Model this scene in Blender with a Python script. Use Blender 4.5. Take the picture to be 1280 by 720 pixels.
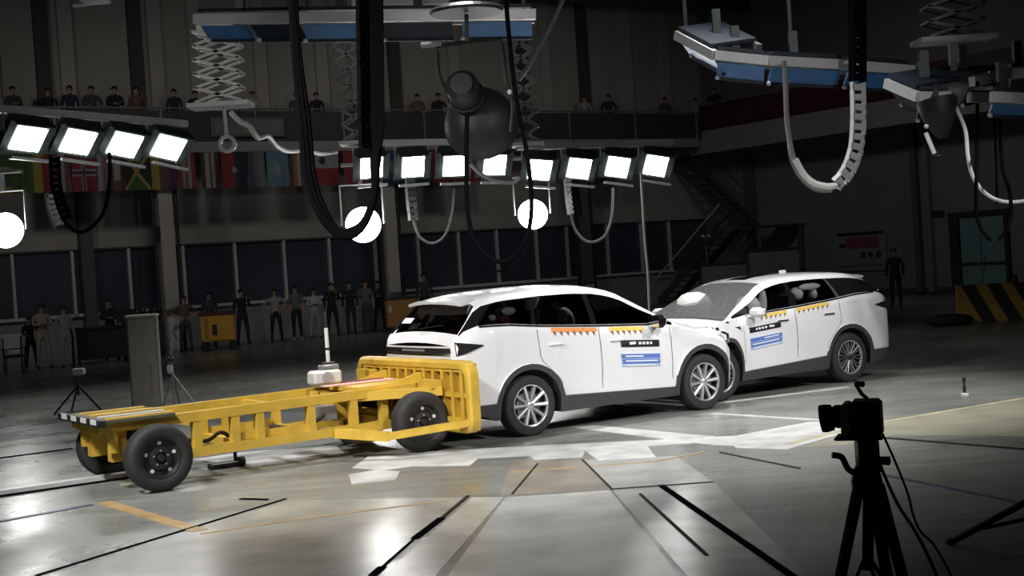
import bpy, bmesh, math, random
from mathutils import Vector, Matrix
random.seed(7)
for o in list(bpy.data.objects):
    bpy.data.objects.remove(o, do_unlink=True)
SC = bpy.context.scene
COL = SC.collection
V = Vector

# ------------------------------------------------------------------ camera
F_PX, PITCH, ROLL, CAM_H = 1719.7, 0.020, -0.065, 2.071
cp_, sp_ = math.cos(PITCH), math.sin(PITCH)
FWD = V((0, cp_, -sp_)); UP0 = V((0, sp_, cp_)); RT0 = V((1, 0, 0))
RT = RT0 * math.cos(ROLL) + UP0 * math.sin(ROLL)
UP = -RT0 * math.sin(ROLL) + UP0 * math.cos(ROLL)
CAM = V((0, 0, CAM_H))
cd = bpy.data.cameras.new('camera'); cam = bpy.data.objects.new('camera', cd); COL.objects.link(cam)
cd.sensor_width = 36.0; cd.lens = 36.0 * F_PX / 1280.0; cd.clip_end = 300
M = Matrix.Identity(4)
for i in range(3):
    M[i][0] = RT[i]; M[i][1] = UP[i]; M[i][2] = -FWD[i]; M[i][3] = CAM[i]
cam.matrix_world = M
SC.camera = cam

# ------------------------------------------------------------------ world, exposure
wd = bpy.data.worlds.new('hall_dark'); SC.world = wd; wd.use_nodes = True
wd.node_tree.nodes['Background'].inputs[0].default_value = (0.75, 0.85, 1.0, 1)
wd.node_tree.nodes['Background'].inputs[1].default_value = 0.004
SC.view_settings.view_transform = 'Standard'; SC.view_settings.look = 'None'
SC.view_settings.gamma = 1.0; SC.view_settings.use_curve_mapping = False
SC.view_settings.exposure = 0.0

# ------------------------------------------------------------------ overhead rig lamps aimed at the impact area, then added fill spots
def spot(loc, aim, power, angle=70, size=0.5, blend=0.6, color=(1, 0.98, 0.96)):
    l = bpy.data.lights.new('rig_or_fill_spot', 'SPOT'); l.energy = power; l.spot_size = math.radians(angle)
    l.spot_blend = blend; l.shadow_soft_size = size; l.color = color
    o = bpy.data.objects.new('rig_or_fill_spot', l); COL.objects.link(o); o.location = loc
    o.rotation_euler = (V(aim) - V(loc)).to_track_quat('-Z', 'Y').to_euler()
    return o
spot((4.5, 7.0, 6.6), (1.0, 16.2, 0.4), 3000, 46, .5, .8)
spot((-6.0, 9.0, 6.8), (-1.6, 15.4, 0.3), 3900, 62, .5, .8)
spot((9.0, 12.5, 7.0), (3.8, 17.8, 0.3), 2900, 48, .5, .8)
spot((-0.6, 17.2, 8.9), (0.0, 16.0, 0.0), 2200, 78, .5, .8)
spot((3.6, 20.4, 8.9), (3.0, 18.5, 0.0), 1700, 70, .5, .8)
spot((-4.5, 4.5, 7.2), (-0.9, 11.6, 0.0), 1900, 50, .5, .9)  # added fill spot that brightens the near floor
# added fill spots, no lamps of the hall, that brighten the hanging rigs
spot((6.5, 9.0, 5.6), (3.8, 18.6, 4.5), 760, 42, .4, .8)
spot((-1.5, 8.0, 6.0), (-0.6, 20.5, 5.3), 230, 34, .4, .8)
spot((-6.5, 9.0, 6.0), (-5.2, 22.5, 5.0), 620, 30, .4, .8)
# added spots standing in for bounced light on the long and right walls
for p_, q_, w_ in (((-14.0, 26.0, 9.0), (-15.0, 40.0, 2.6), 360), ((-7.0, 30.5, 9.0), (-9.0, 44.2, 2.6), 380), ((0.0, 35.0, 9.0), (-2.0, 49.0, 2.6), 330), ((5.0, 38.0, 9.0), (4.0, 53.0, 2.6), 170), ((6.0, 37.0, 9.5), (13.0, 48.0, 1.8), 240), ((10.0, 30.0, 9.5), (17.0, 40.0, 1.8), 200)):
    spot(p_, q_, w_, 88, .6, .9, (1, .95, .90))

# ------------------------------------------------------------------ calibration helpers: a photo direction taken to a real distance
def ray(u, v):
    return FWD + RT * ((u - 640) / F_PX) - UP * ((v - 360) / F_PX)
def at(u, v, Y):
    r = ray(u, v); return CAM + r * (Y / r.y)
def ground(u, v, z=0.0):
    r = ray(u, v); return CAM + r * ((z - CAM_H) / r.z)
def hit(u, v, P, n):
    r = ray(u, v); return CAM + r * ((V(P) - CAM).dot(n) / r.dot(n))

# test track axis: heading of both cars, of the trolley and of the hall's long wall
TH = 0.589
TD = V((math.cos(TH), math.sin(TH), 0)); TL = V((-math.sin(TH), math.cos(TH), 0))
CAR_O = V((0.115, 16.117, 0)) + TL * 0.87
def trk(x, y, z=0.0):
    return CAR_O + TD * x + TL * y + V((0, 0, z))
WALL_A = V((-14.6, 40.5, 0)); WALL_B = WALL_A + TD * 27.3      # back wall runs A -> B, the right wall comes forward from B
NB = -TL; NR = -TD                                             # inward normals of the back and right walls
def bw(t, off=0.0, z=0.0): return WALL_A + TD * t + NB * off + V((0, 0, z))
def rw(s, off=0.0, z=0.0): return WALL_B + NB * s + NR * off + V((0, 0, z))
def hit_b(u, v, off=0.0): return hit(u, v, bw(0, off), NB)
def hit_r(u, v, off=0.0): return hit(u, v, rw(0, off), NR)
ROTW = TH                     # z rotation of things that stand square to the hall

# ------------------------------------------------------------------ materials
MATS = {}
def mat(name, col, rough=0.5, metal=0.0, noise=0.12, scale=6.0, emit=0.0, coat=0.0, bump=0.0, spec=0.5, two=None):
    if name in MATS: return MATS[name]
    m = bpy.data.materials.new(name); m.use_nodes = True; nt = m.node_tree; N = nt.nodes; L = nt.links
    b = N['Principled BSDF']
    b.inputs['Roughness'].default_value = rough; b.inputs['Metallic'].default_value = metal
    b.inputs['Specular IOR Level'].default_value = spec
    b.inputs['Coat Weight'].default_value = coat; b.inputs['Coat Roughness'].default_value = 0.05
    c = (*col, 1)
    tc = N.new('ShaderNodeTexCoord'); nz = N.new('ShaderNodeTexNoise'); nz.inputs['Scale'].default_value = scale
    nz.inputs['Detail'].default_value = 5
    L.new(tc.outputs['Object'], nz.inputs['Vector'])
    rp = N.new('ShaderNodeValToRGB')
    rp.color_ramp.elements[0].position = 0.3; rp.color_ramp.elements[1].position = 0.7
    rp.color_ramp.elements[0].color = tuple(max(0, x * (1 - noise)) for x in col) + (1,)
    rp.color_ramp.elements[1].color = tuple(min(1, x * (1 + noise)) for x in col) + (1,)
    L.new(nz.outputs['Fac'], rp.inputs['Fac'])
    out = rp.outputs['Color']
    if two is not None:       # the back of the sheet (inside of a body shell) has its own colour
        g = N.new('ShaderNodeNewGeometry'); mx = N.new('ShaderNodeMix'); mx.data_type = 'RGBA'
        L.new(g.outputs['Backfacing'], mx.inputs['Factor']); L.new(out, mx.inputs[6]); mx.inputs[7].default_value = (*two, 1)
        out = mx.outputs[2]
    L.new(out, b.inputs['Base Color'])
    if emit:
        b.inputs['Emission Color'].default_value = c; b.inputs['Emission Strength'].default_value = emit
    if bump:
        bp = N.new('ShaderNodeBump'); bp.inputs['Strength'].default_value = bump; bp.inputs['Distance'].default_value = 0.01
        n2 = N.new('ShaderNodeTexNoise'); n2.inputs['Scale'].default_value = scale * 6; n2.inputs['Detail'].default_value = 4
        L.new(tc.outputs['Object'], n2.inputs['Vector']); L.new(n2.outputs['Fac'], bp.inputs['Height']); L.new(bp.outputs['Normal'], b.inputs['Normal'])
    MATS[name] = m
    return m
def glass_mat(name, tint, mixf=0.12, rough=0.02):
    if name in MATS: return MATS[name]
    m = bpy.data.materials.new(name); m.use_nodes = True; nt = m.node_tree; N = nt.nodes; L = nt.links
    for n in list(N): N.remove(n)
    o = N.new('ShaderNodeOutputMaterial'); tr = N.new('ShaderNodeBsdfTransparent'); tr.inputs[0].default_value = (*tint, 1)
    gl = N.new('ShaderNodeBsdfGlossy'); gl.inputs['Roughness'].default_value = rough
    fr = N.new('ShaderNodeFresnel'); fr.inputs['IOR'].default_value = 1.5
    ad = N.new('ShaderNodeMath'); ad.operation = 'ADD'; ad.inputs[1].default_value = mixf - 0.04; ad.use_clamp = True
    mx = N.new('ShaderNodeMixShader')
    L.new(fr.outputs[0], ad.inputs[0]); L.new(ad.outputs[0], mx.inputs[0]); L.new(tr.outputs[0], mx.inputs[1]); L.new(gl.outputs[0], mx.inputs[2])
    L.new(mx.outputs[0], o.inputs[0]); MATS[name] = m
    return m

# ------------------------------------------------------------------ mesh builder
def frame_for(d):
    d = V(d).normalized(); a = V((0, 0, 1)) if abs(d.z) < 0.9 else V((1, 0, 0))
    x = a.cross(d).normalized(); y = d.cross(x); return x, y, d
class MB:
    def __init__(s): s.v = []; s.f = []; s.m = []
    def add(s, vs, fs, m=0):
        n = len(s.v); s.v += [V(p) for p in vs]
        for f in fs: s.f.append(tuple(n + i for i in f)); s.m.append(m)
        return s
    def box(s, c, d, rz=0.0, m=0, R=None):
        c = V(c); hx, hy, hz = d[0] / 2, d[1] / 2, d[2] / 2
        R = R or Matrix.Rotation(rz, 3, 'Z')
        ps = [c + R @ V((x * hx, y * hy, z * hz)) for z in (-1, 1) for x, y in ((-1, -1), (1, -1), (1, 1), (-1, 1))]
        return s.add(ps, [(3, 2, 1, 0), (4, 5, 6, 7), (0, 1, 5, 4), (1, 2, 6, 5), (2, 3, 7, 6), (3, 0, 4, 7)], m)
    def rbox(s, c, d, r=0.02, rz=0.0, m=0):       # box with chamfered vertical and horizontal edges
        c = V(c); R = Matrix.Rotation(rz, 3, 'Z'); hx, hy, hz = d[0] / 2, d[1] / 2, d[2] / 2
        rings = []
        for z, ins in ((-hz, r), (-hz + r, 0), (hz - r, 0), (hz, r)):
            x, y = hx - ins, hy - ins; k = max(r - ins, r * .3)
            rings.append([V((-x + k, -y, z)), V((x - k, -y, z)), V((x, -y + k, z)), V((x, y - k, z)), V((x - k, y, z)), V((-x + k, y, z)), V((-x, y - k, z)), V((-x, -y + k, z))])
        vs = [c + R @ p for q in rings for p in q]; fs = [tuple(range(7, -1, -1)), tuple(range(24, 32))]
        for k in range(3):
            for i in range(8): fs.append((k * 8 + i, k * 8 + (i + 1) % 8, k * 8 + 8 + (i + 1) % 8, k * 8 + 8 + i))
        return s.add(vs, fs, m)
    def bar(s, p, q, w, h=None, m=0, up=None):
        p, q = V(p), V(q); h = h or w; d = (q - p).normalized()
        u = V(up) if up is not None else (V((0, 0, 1)) if abs(d.z) < .95 else V((1, 0, 0)))
        x = d.cross(u).normalized() * (w / 2); y = x.cross(d).normalized() * (h / 2)
        vs = [e + a * x + b * y for e in (p, q) for a, b in ((-1, -1), (1, -1), (1, 1), (-1, 1))]
        return s.add(vs, [(3, 2, 1, 0), (4, 5, 6, 7), (0, 1, 5, 4), (1, 2, 6, 5), (2, 3, 7, 6), (3, 0, 4, 7)], m)
    def tube(s, pts, r, n=8, m=0, closed=False):
        pts = [V(p) for p in pts]; rs = r if isinstance(r, (list, tuple)) else [r] * len(pts)
        vs = []; prev = None
        for i, p in enumerate(pts):
            if closed: d = pts[(i + 1) % len(pts)] - pts[i - 1]
            else: d = pts[min(i + 1, len(pts) - 1)] - pts[max(i - 1, 0)]
            d.normalize()
            if prev is None: x, y, _ = frame_for(d)
            else:
                x = (prev - d * prev.dot(d)); x = x.normalized() if x.length > 1e-6 else frame_for(d)[0]; y = d.cross(x)
            prev = x
            for k in range(n):
                a = 2 * math.pi * k / n; vs.append(p + (x * math.cos(a) + y * math.sin(a)) * rs[i])
        fs = []; L = len(pts)
        for i in range(L if closed else L - 1):
            j = (i + 1) % L
            for k in range(n): fs.append((i * n + k, i * n + (k + 1) % n, j * n + (k + 1) % n, j * n + k))
        if not closed: fs += [tuple(range(n - 1, -1, -1)), tuple(range((L - 1) * n, L * n))]
        return s.add(vs, fs, m)
    def lathe(s, prof, o=(0, 0, 0), axis=(0, 0, 1), n=24, m=0, closed=False, caps=True):
        x, y, d = frame_for(axis); o = V(o); vs = []
        for r, h in prof:
            for k in range(n):
                a = 2 * math.pi * k / n; vs.append(o + d * h + (x * math.cos(a) + y * math.sin(a)) * max(r, 1e-4))
        L = len(prof); fs = []
        for i in range(L if closed else L - 1):
            j = (i + 1) % L
            for k in range(n): fs.append((i * n + k, i * n + (k + 1) % n, j * n + (k + 1) % n, j * n + k))
        if caps and not closed: fs += [tuple(range(n - 1, -1, -1)), tuple(range((L - 1) * n, L * n))]
        return s.add(vs, fs, m)
    def sph(s, c, r, nu=12, nv=8, sc=(1, 1, 1), m=0):
        pr = [(math.sin(math.pi * i / nv) * r, -math.cos(math.pi * i / nv) * r) for i in range(nv + 1)]
        n0 = len(s.v); s.lathe(pr, (0, 0, 0), (0, 0, 1), nu, m, caps=False); c = V(c)
        for i in range(n0, len(s.v)): p = s.v[i]; s.v[i] = V((p.x * sc[0], p.y * sc[1], p.z * sc[2])) + c
        return s
    def prism(s, poly, z0, z1, m=0):               # polygon in world XY, extruded in z
        n = len(poly); a = sum(poly[i][0] * poly[(i + 1) % n][1] - poly[(i + 1) % n][0] * poly[i][1] for i in range(n))
        if a < 0: poly = poly[::-1]
        vs = [V((p[0], p[1], z0)) for p in poly] + [V((p[0], p[1], z1)) for p in poly]
        fs = [tuple(range(n - 1, -1, -1)), tuple(range(n, 2 * n))] + [(i, (i + 1) % n, n + (i + 1) % n, n + i) for i in range(n)]
        return s.add(vs, fs, m)
    def slab(s, poly, nvec, m=0):                  # planar polygon (3-D points) thickened by nvec
        n = len(poly); vs = [V(p) for p in poly] + [V(p) + V(nvec) for p in poly]
        fs = [tuple(range(n - 1, -1, -1)), tuple(range(n, 2 * n))] + [(i, (i + 1) % n, n + (i + 1) % n, n + i) for i in range(n)]
        return s.add(vs, fs, m)
    def grid(s, P, m=0, flip=False):               # P[i][j] points
        a, b = len(P), len(P[0]); vs = [p for r in P for p in r]
        fs = []
        for i in range(a - 1):
            for j in range(b - 1):
                q = (i * b + j, i * b + j + 1, (i + 1) * b + j + 1, (i + 1) * b + j); fs.append(q[::-1] if flip else q)
        return s.add(vs, fs, m)
    def mesh(s, name, smooth=False, recalc=False, off=None, ang=38):
        me = bpy.data.meshes.new(name)
        o = V(off) if off is not None else V((0, 0, 0))
        me.from_pydata([p - o for p in s.v], [], s.f)
        me.polygons.foreach_set('material_index', s.m)
        if recalc:
            bm = bmesh.new(); bm.from_mesh(me); bmesh.ops.recalc_face_normals(bm, faces=bm.faces); bm.to_mesh(me); bm.free()
        if smooth:
            me.polygons.foreach_set('use_smooth', [True] * len(me.polygons)); me.set_sharp_from_angle(angle=math.radians(ang))
        me.update(); return me
    def build(s, name, mats, parent=None, off=None, smooth=False, recalc=True, ang=38):
        me = s.mesh(name, smooth, recalc, off, ang)
        for m in (mats if isinstance(mats, (list, tuple)) else [mats]): me.materials.append(m)
        o = bpy.data.objects.new(name, me); COL.objects.link(o)
        if parent: o.parent = parent
        return o
def tag(o, label=None, cat=None, group=None, kind=None):
    if label: o['label'] = label
    if cat: o['category'] = cat
    if group: o['group'] = group
    if kind: o['kind'] = kind
    return o
def thing(name, label, cat, loc=(0, 0, 0), rz=0.0, group=None):
    o = bpy.data.objects.new(name, None); COL.objects.link(o); o.empty_display_size = 0.2
    o.location = loc; o.rotation_euler = (0, 0, rz); return tag(o, label, cat, group)
def solo(name, mb, mats, label, cat, loc=(0, 0, 0), group=None, smooth=False, **k):   # one-mesh thing whose origin is loc (verts given in world space)
    o = mb.build(name, mats, None, off=loc, smooth=smooth, **k); o.location = loc; return tag(o, label, cat, group)
def struct(name, mb, mats, parent=None, loc=None, smooth=False):
    o = mb.build(name, mats, parent, off=loc, smooth=smooth)
    if loc is not None and parent is None: o.location = loc
    if parent is None: o['kind'] = 'structure'
    return o
def kids(o): return [c for c in bpy.data.objects if c.parent == o]
def dup(o, kid_map=None, parent=None):
    c = o.copy(); COL.objects.link(c)
    if parent: c.parent = parent
    for ch in kid_map.get(o.name, []): dup(ch, kid_map, c)
    return c
def tree_map(o, mp=None):
    mp = {} if mp is None else mp
    ks = kids(o)
    if ks: mp[o.name] = ks
    for k in ks: tree_map(k, mp)
    return mp
def spline(pts, n=6):           # Catmull-Rom through points
    pts = [V(p) for p in pts]; P = [pts[0] * 2 - pts[1]] + pts + [pts[-1] * 2 - pts[-2]]; out = []
    for i in range(1, len(P) - 2):
        for k in range(n):
            t = k / n; a, b, c, d = P[i - 1], P[i], P[i + 1], P[i + 2]
            out.append(0.5 * ((2 * b) + (c - a) * t + (2 * a - 5 * b + 4 * c - d) * t * t + (-a + 3 * b - 3 * c + d) * t ** 3))
    return out + [pts[-1]]
ORD = ['first', 'second', 'third', 'fourth', 'fifth', 'sixth', 'seventh', 'eighth', 'ninth', 'tenth', 'eleventh', 'twelfth', 'thirteenth', 'fourteenth', 'fifteenth', 'sixteenth', 'seventeenth', 'eighteenth', 'nineteenth', 'twentieth']

# shared materials
white_steel = mat('white_steel', (.62, .63, .63), .4, 0, .06)
grey_steel = mat('grey_steel', (.22, .22, .22), .45, .3, .1)
black_paint = mat('black_paint', (.012, .012, .013), .5, 0, .1)
black_plastic = mat('black_plastic', (.014, .014, .015), .42, 0, .15, bump=.05)
black_rubber = mat('black_rubber', (.018, .018, .018), .75, 0, .2, 14, bump=.15)
lamp_white = mat('lamp_lens', (1, .99, .97), .3, 0, 0, emit=26)
globe_white = mat('globe_lens', (1, .98, .95), .3, 0, 0, emit=30)
yellow_paint = mat('yellow_paint', (.57, .365, .045), .42, 0, .12, 5, coat=.25, bump=.06)
# ------------------------------------------------------------------ floor
def floor_material():
    m = bpy.data.materials.new('epoxy_floor'); m.use_nodes = True; nt = m.node_tree; N = nt.nodes; L = nt.links; b = N['Principled BSDF']
    tc = N.new('ShaderNodeTexCoord'); mp = N.new('ShaderNodeMapping'); mp.inputs['Rotation'].default_value = (0, 0, -TH)
    L.new(tc.outputs['Object'], mp.inputs['Vector'])
    n1 = N.new('ShaderNodeTexNoise'); n1.inputs['Scale'].default_value = .32; n1.inputs['Detail'].default_value = 6; n1.inputs['Roughness'].default_value = .6
    L.new(mp.outputs[0], n1.inputs['Vector'])
    r1 = N.new('ShaderNodeValToRGB'); e = r1.color_ramp.elements
    e[0].position = .32; e[0].color = (.13, .127, .116, 1); e[1].position = .68; e[1].color = (.25, .268, .250, 1)
    L.new(n1.outputs['Fac'], r1.inputs['Fac'])
    mp2 = N.new('ShaderNodeMapping'); mp2.inputs['Scale'].default_value = (.5, 7, 1); L.new(tc.outputs['Object'], mp2.inputs['Vector'])
    n2 = N.new('ShaderNodeTexNoise'); n2.inputs['Scale'].default_value = 1.2; n2.inputs['Detail'].default_value = 7; L.new(mp2.outputs[0], n2.inputs['Vector'])
    mx = N.new('ShaderNodeMix'); mx.data_type = 'RGBA'; mx.blend_type = 'OVERLAY'; mx.inputs['Factor'].default_value = .45
    L.new(r1.outputs[0], mx.inputs[6]); L.new(n2.outputs['Fac'], mx.inputs[7]); L.new(mx.outputs[2], b.inputs['Base Color'])
    n3 = N.new('ShaderNodeTexNoise'); n3.inputs['Scale'].default_value = 1.1; n3.inputs['Detail'].default_value = 6; L.new(mp.outputs[0], n3.inputs['Vector'])
    r3 = N.new('ShaderNodeMapRange'); r3.inputs[1].default_value = .3; r3.inputs[2].default_value = .7; r3.inputs[3].default_value = .20; r3.inputs[4].default_value = .40
    L.new(n3.outputs['Fac'], r3.inputs[0]); L.new(r3.outputs[0], b.inputs['Roughness'])
    bp = N.new('ShaderNodeBump'); bp.inputs['Strength'].default_value = .04; bp.inputs['Distance'].default_value = .02
    L.new(n2.outputs['Fac'], bp.inputs['Height']); L.new(bp.outputs[0], b.inputs['Normal'])
    return m
FLOOR_M = floor_material()
fl = MB(); fl.prism([(-45, -8), (45, -8), (45, 75), (-45, 75)], -.25, 0)
FLOOR = struct('floor', fl, FLOOR_M)
paint_white = mat('floor_paint_white', (.48, .49, .48), .4, 0, .25, 3)
paint_yellow = mat('floor_paint_yellow', (.42, .39, .25), .42, 0, .3, 3)
paint_orange = mat('floor_paint_orange', (.36, .25, .12), .42, 0, .3, 3)
paint_blue = mat('floor_paint_blue', (.07, .09, .15), .4, 0, .25, 3)
seam_grey = mat('seam_grey', (.045, .043, .04), 1.0, 0, .2, spec=0)
groove_black = mat('groove_black', (.004, .004, .005), 1.0, 0, .1, spec=0)
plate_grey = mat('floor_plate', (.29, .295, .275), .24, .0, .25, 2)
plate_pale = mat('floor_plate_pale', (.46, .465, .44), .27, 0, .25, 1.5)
plate_brown = mat('floor_plate_brown', (.21, .18, .14), .3, 0, .3, 2)
DZ = [0.001]
def decal(name, poly_px, m, h=.003):
    DZ[0] += .00035
    p = [ground(*q) for q in poly_px]
    return MB().prism([(a.x, a.y) for a in p], 0.0, DZ[0]).build(name, m, FLOOR)
def stripe(name, pts_px, w, m, z=None):
    """a painted or cut line on the floor through photo points, w metres wide"""
    DZ[0] += .0002
    P = [ground(*q) for q in pts_px]; b = MB()
    for a, c in zip(P[:-1], P[1:]):
        d = (c - a).normalized(); n = V((-d.y, d.x, 0)) * (w / 2)
        b.prism([tuple((a - n)[:2]), tuple((c - n)[:2]), tuple((c + n)[:2]), tuple((a + n)[:2])], 0.0, DZ[0])
    return b.build(name, m, FLOOR)
# cover plates and worn fields in front of the impact area
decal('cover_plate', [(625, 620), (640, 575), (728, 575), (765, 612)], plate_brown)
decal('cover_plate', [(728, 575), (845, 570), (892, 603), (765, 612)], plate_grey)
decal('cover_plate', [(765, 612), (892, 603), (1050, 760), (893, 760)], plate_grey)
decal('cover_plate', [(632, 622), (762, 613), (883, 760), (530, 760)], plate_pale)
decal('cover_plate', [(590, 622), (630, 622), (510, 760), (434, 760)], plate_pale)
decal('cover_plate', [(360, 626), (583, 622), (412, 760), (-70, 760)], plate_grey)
floor_beige = mat('floor_field_beige', (.29, .285, .22), .35, 0, .2, 1.5)
decal('worn_field', [(1000, 560), (1085, 533), (1280, 500), (1290, 546), (1120, 544), (1060, 556)], floor_beige)
# white painted marks
decal('paint_mark', [(440, 585), (462, 570), (560, 563), (700, 556), (920, 545), (925, 550), (732, 563), (728, 572), (668, 575), (662, 570), (598, 573), (588, 582), (515, 583), (480, 588)], paint_white)
decal('paint_mark', [(728, 561), (808, 556), (820, 572), (748, 576)], paint_white)
decal('paint_mark', [(712, 534), (745, 532), (905, 547), (990, 553), (975, 560), (885, 556)], paint_white)
decal('paint_mark', [(905, 548), (1010, 528), (1046, 527), (1060, 540), (985, 562), (920, 560)], paint_white)
stripe('paint_stripe', [(890, 517), (1052, 527)], .10, paint_white)
stripe('paint_stripe', [(905, 503), (1060, 484)], .10, paint_white)
stripe('paint_stripe', [(985, 556), (1085, 531), (1280, 498)], .10, paint_yellow)
stripe('paint_stripe', [(640, 590), (820, 577), (880, 565)], .035, paint_orange)
stripe('paint_stripe', [(130, 628), (250, 664)], .14, paint_orange)
stripe('paint_stripe', [(250, 668), (400, 646), (560, 626)], .05, paint_orange)
stripe('paint_stripe', [(150, 606), (300, 590), (440, 570)], .07, paint_yellow)
stripe('paint_stripe', [(0, 652), (115, 631)], .09, paint_blue)
stripe('paint_stripe', [(1100, 593), (1280, 630)], .05, paint_blue)
decal('paint_mark', [(436, 594), (470, 588), (500, 590), (495, 600), (440, 606)], paint_white)
decal('paint_mark', [(240, 575), (300, 566), (420, 558), (430, 566), (300, 582)], paint_white)
# cut grooves
stripe('floor_groove', [(45, 720), (357, 624)], .03, groove_black)
stripe('floor_groove', [(300, 624), (335, 625)], .05, groove_black)
stripe('floor_groove', [(465, 720), (478, 709)], .06, groove_black)
stripe('floor_groove', [(518, 674), (552, 648)], .065, groove_black)
stripe('floor_groove', [(552, 648), (585, 620)], .03, seam_grey)
stripe('floor_groove', [(478, 709), (518, 674)], .015, groove_black)
stripe('floor_groove', [(826, 607), (995, 724)], .06, groove_black)
stripe('floor_groove', [(765, 612), (728, 575)], .018, seam_grey)
stripe('floor_groove', [(765, 612), (892, 603)], .022, seam_grey)
stripe('floor_groove', [(640, 618), (672, 580)], .015, seam_grey)
stripe('floor_groove', [(800, 618), (884, 695)], .025, seam_grey)
stripe('floor_groove', [(0, 573), (90, 561)], .06, groove_black)
stripe('floor_groove', [(900, 566), (1000, 586)], .02, seam_grey)
stripe('floor_groove', [(1108, 548), (1280, 562)], .06, seam_grey)
# raised tow rail in the middle of the track
tr = MB(); a, b_ = trk(-14, .58), trk(-4.0, .58)
tr.bar(a + V((0, 0, .025)), b_ + V((0, 0, .025)), .15, .05)
tr.build('tow_rail', white_steel, FLOOR)
tr = MB(); tr.bar(a + TL * -.13 + V((0, 0, .004)), b_ + TL * -.13 + V((0, 0, .004)), .12, .008); tr.build('rail_slot', groove_black, FLOOR)

# ------------------------------------------------------------------ walls
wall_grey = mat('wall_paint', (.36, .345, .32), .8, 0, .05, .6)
wall_low = mat('wall_lower', (.24, .27, .27), .7, 0, .05, .8)
wall_dark = mat('wall_dark_panel', (.07, .068, .065), .8, 0, .08, .6)
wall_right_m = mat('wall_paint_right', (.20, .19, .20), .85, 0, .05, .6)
pane_blue = mat('blue_tinted_pane', (.050, .062, .090), .25, 0, .12, .5)
mull_white = mat('mullion_white', (.58, .57, .56), .5, 0, .05)
slab_grey = mat('balcony_concrete', (.26, .255, .25), .75, 0, .08, 2)
rail_dark = mat('balcony_panel', (.05, .045, .045), .6, 0, .15, 2)
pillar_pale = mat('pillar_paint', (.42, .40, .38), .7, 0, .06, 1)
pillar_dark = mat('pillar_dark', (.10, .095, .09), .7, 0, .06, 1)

def wall_seg(name, t0, t1, z0, z1, m, thick=.3, fn=bw):
    b = MB(); p, q = fn(t0, -thick / 2), fn(t1, -thick / 2)
    b.bar(p + V((0, 0, (z0 + z1) / 2)), q + V((0, 0, (z0 + z1) / 2)), thick, z1 - z0)
    return b
HALL_H = 13.5
b = MB(); 
for z0, z1 in ((0, 1.25), (3.25, HALL_H)):
    w_ = wall_seg('w', -14, 27.3, z0, z1, None); b.add(w_.v, w_.f, 0 if z0 > 1 else 1)
w_ = wall_seg('w', -14, 27.3, 1.25, 3.25, None, .1); b.add([p + TL * .2 for p in w_.v], w_.f, 2)
struct('wall_back', b, [wall_grey, wall_low, wall_dark])
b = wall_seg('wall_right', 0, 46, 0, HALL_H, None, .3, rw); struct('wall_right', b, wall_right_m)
b = MB(); p0, p1 = bw(-14, -.15), bw(-14, 50); b.bar(p0 + V((0, 0, HALL_H / 2)), p1 + V((0, 0, HALL_H / 2)), .3, HALL_H); struct('wall_left', b, wall_dark)
b = MB(); b.prism([(-45, -8), (45, -8), (45, 75), (-45, 75)], HALL_H, HALL_H + .2); struct('ceiling', b, wall_dark)

# windows of the back wall: blue tinted panes between white mullions
MULLS = [-5.15, -3.45, -1.75, -.04, 1.71, 3.44, 5.18, 6.91, 8.62, 10.27, 12.01, 13.70, 15.37, 17.0, 18.74, 20.15, 22.05, 23.74, 25.16]
groups = [(0, 4), (4, 6), (6, 10), (10, 14), (14, 18)]
for gi, (i0, i1) in enumerate(groups):
    t0, t1 = MULLS[i0], MULLS[i1]
    r = bpy.data.objects.new('window_%d' % (gi + 1), None); COL.objects.link(r); r.location = bw(t0, 0, 1.28); r.rotation_euler = (0, 0, ROTW); r['kind'] = 'structure'
    W_ = t1 - t0
    MB().box((W_ / 2, -.05, -.015), (W_ + .1, .22, .09)).build('window_sill', mull_white, r)
    MB().box((W_ / 2, -.0, 1.95), (W_ + .1, .14, .06)).build('window_head', wall_dark, r)
    for i in range(i0, i1):
        a_, c_ = MULLS[i] - t0, MULLS[i + 1] - t0
        MB().box(((a_ + c_) / 2, .06, .97), (c_ - a_ - .06, .03, 1.9)).build('pane', pane_blue, r)
    for i in range(i0, i1 + (1 if gi == len(groups) - 1 else 0)):
        MB().box((MULLS[i] - t0, -.03, .97), (.085, .12, 1.92)).build('mullion', mull_white, r)

# pillars carrying the balcony, pilasters on the upper wall
for k, t in enumerate((-3.6, 3.95, 11.5, 19.44)):
    p = bw(t, 2.0)
    r = bpy.data.objects.new('trim_%d' % (k + 1), None); COL.objects.link(r); r.location = p; r.rotation_euler = (0, 0, ROTW); r['kind'] = 'structure'
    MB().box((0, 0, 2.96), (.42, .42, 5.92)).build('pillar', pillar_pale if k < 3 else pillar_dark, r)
    MB().tube([(-.36, -.1, .0), (-.36, -.1, 5.9)], .055).build('downpipe', black_paint, r)
    MB().tube([(.34, -.12, .0), (.34, -.12, 5.9)], .05).build('conduit', black_paint, r)
    MB().box((0, -.225, .55), (.40, .03, .95)).build('base_panel', white_steel if k == 1 else pillar_pale, r)
    MB().box((0, -.22, 1.2), (.44, .03, .18)).build('band', pillar_dark, r)
    if k == 1: MB().box((-.30, -.18, 3.55), (.12, .12, .4)).build('junction_box', black_paint, r)
n_trim = 5
for t in (-.25, 1.25, 1.95, 4.1, 4.7, 6.0, 8.2, 10.4, 11.7, 13.2, 15.6, 18.6, 19.6, 21.4, 23.5, 25.4):
    dark = t in (1.25, 4.1, 13.2, 18.6, 21.4)
    b = MB(); b.box((0, 0, 9.9), (.42, .22, 7.2)); o = struct('trim_%d' % n_trim, b, wall_dark if dark else pillar_pale); o.location = bw(t, .08); o.rotation_euler = (0, 0, ROTW); n_trim += 1
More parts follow.
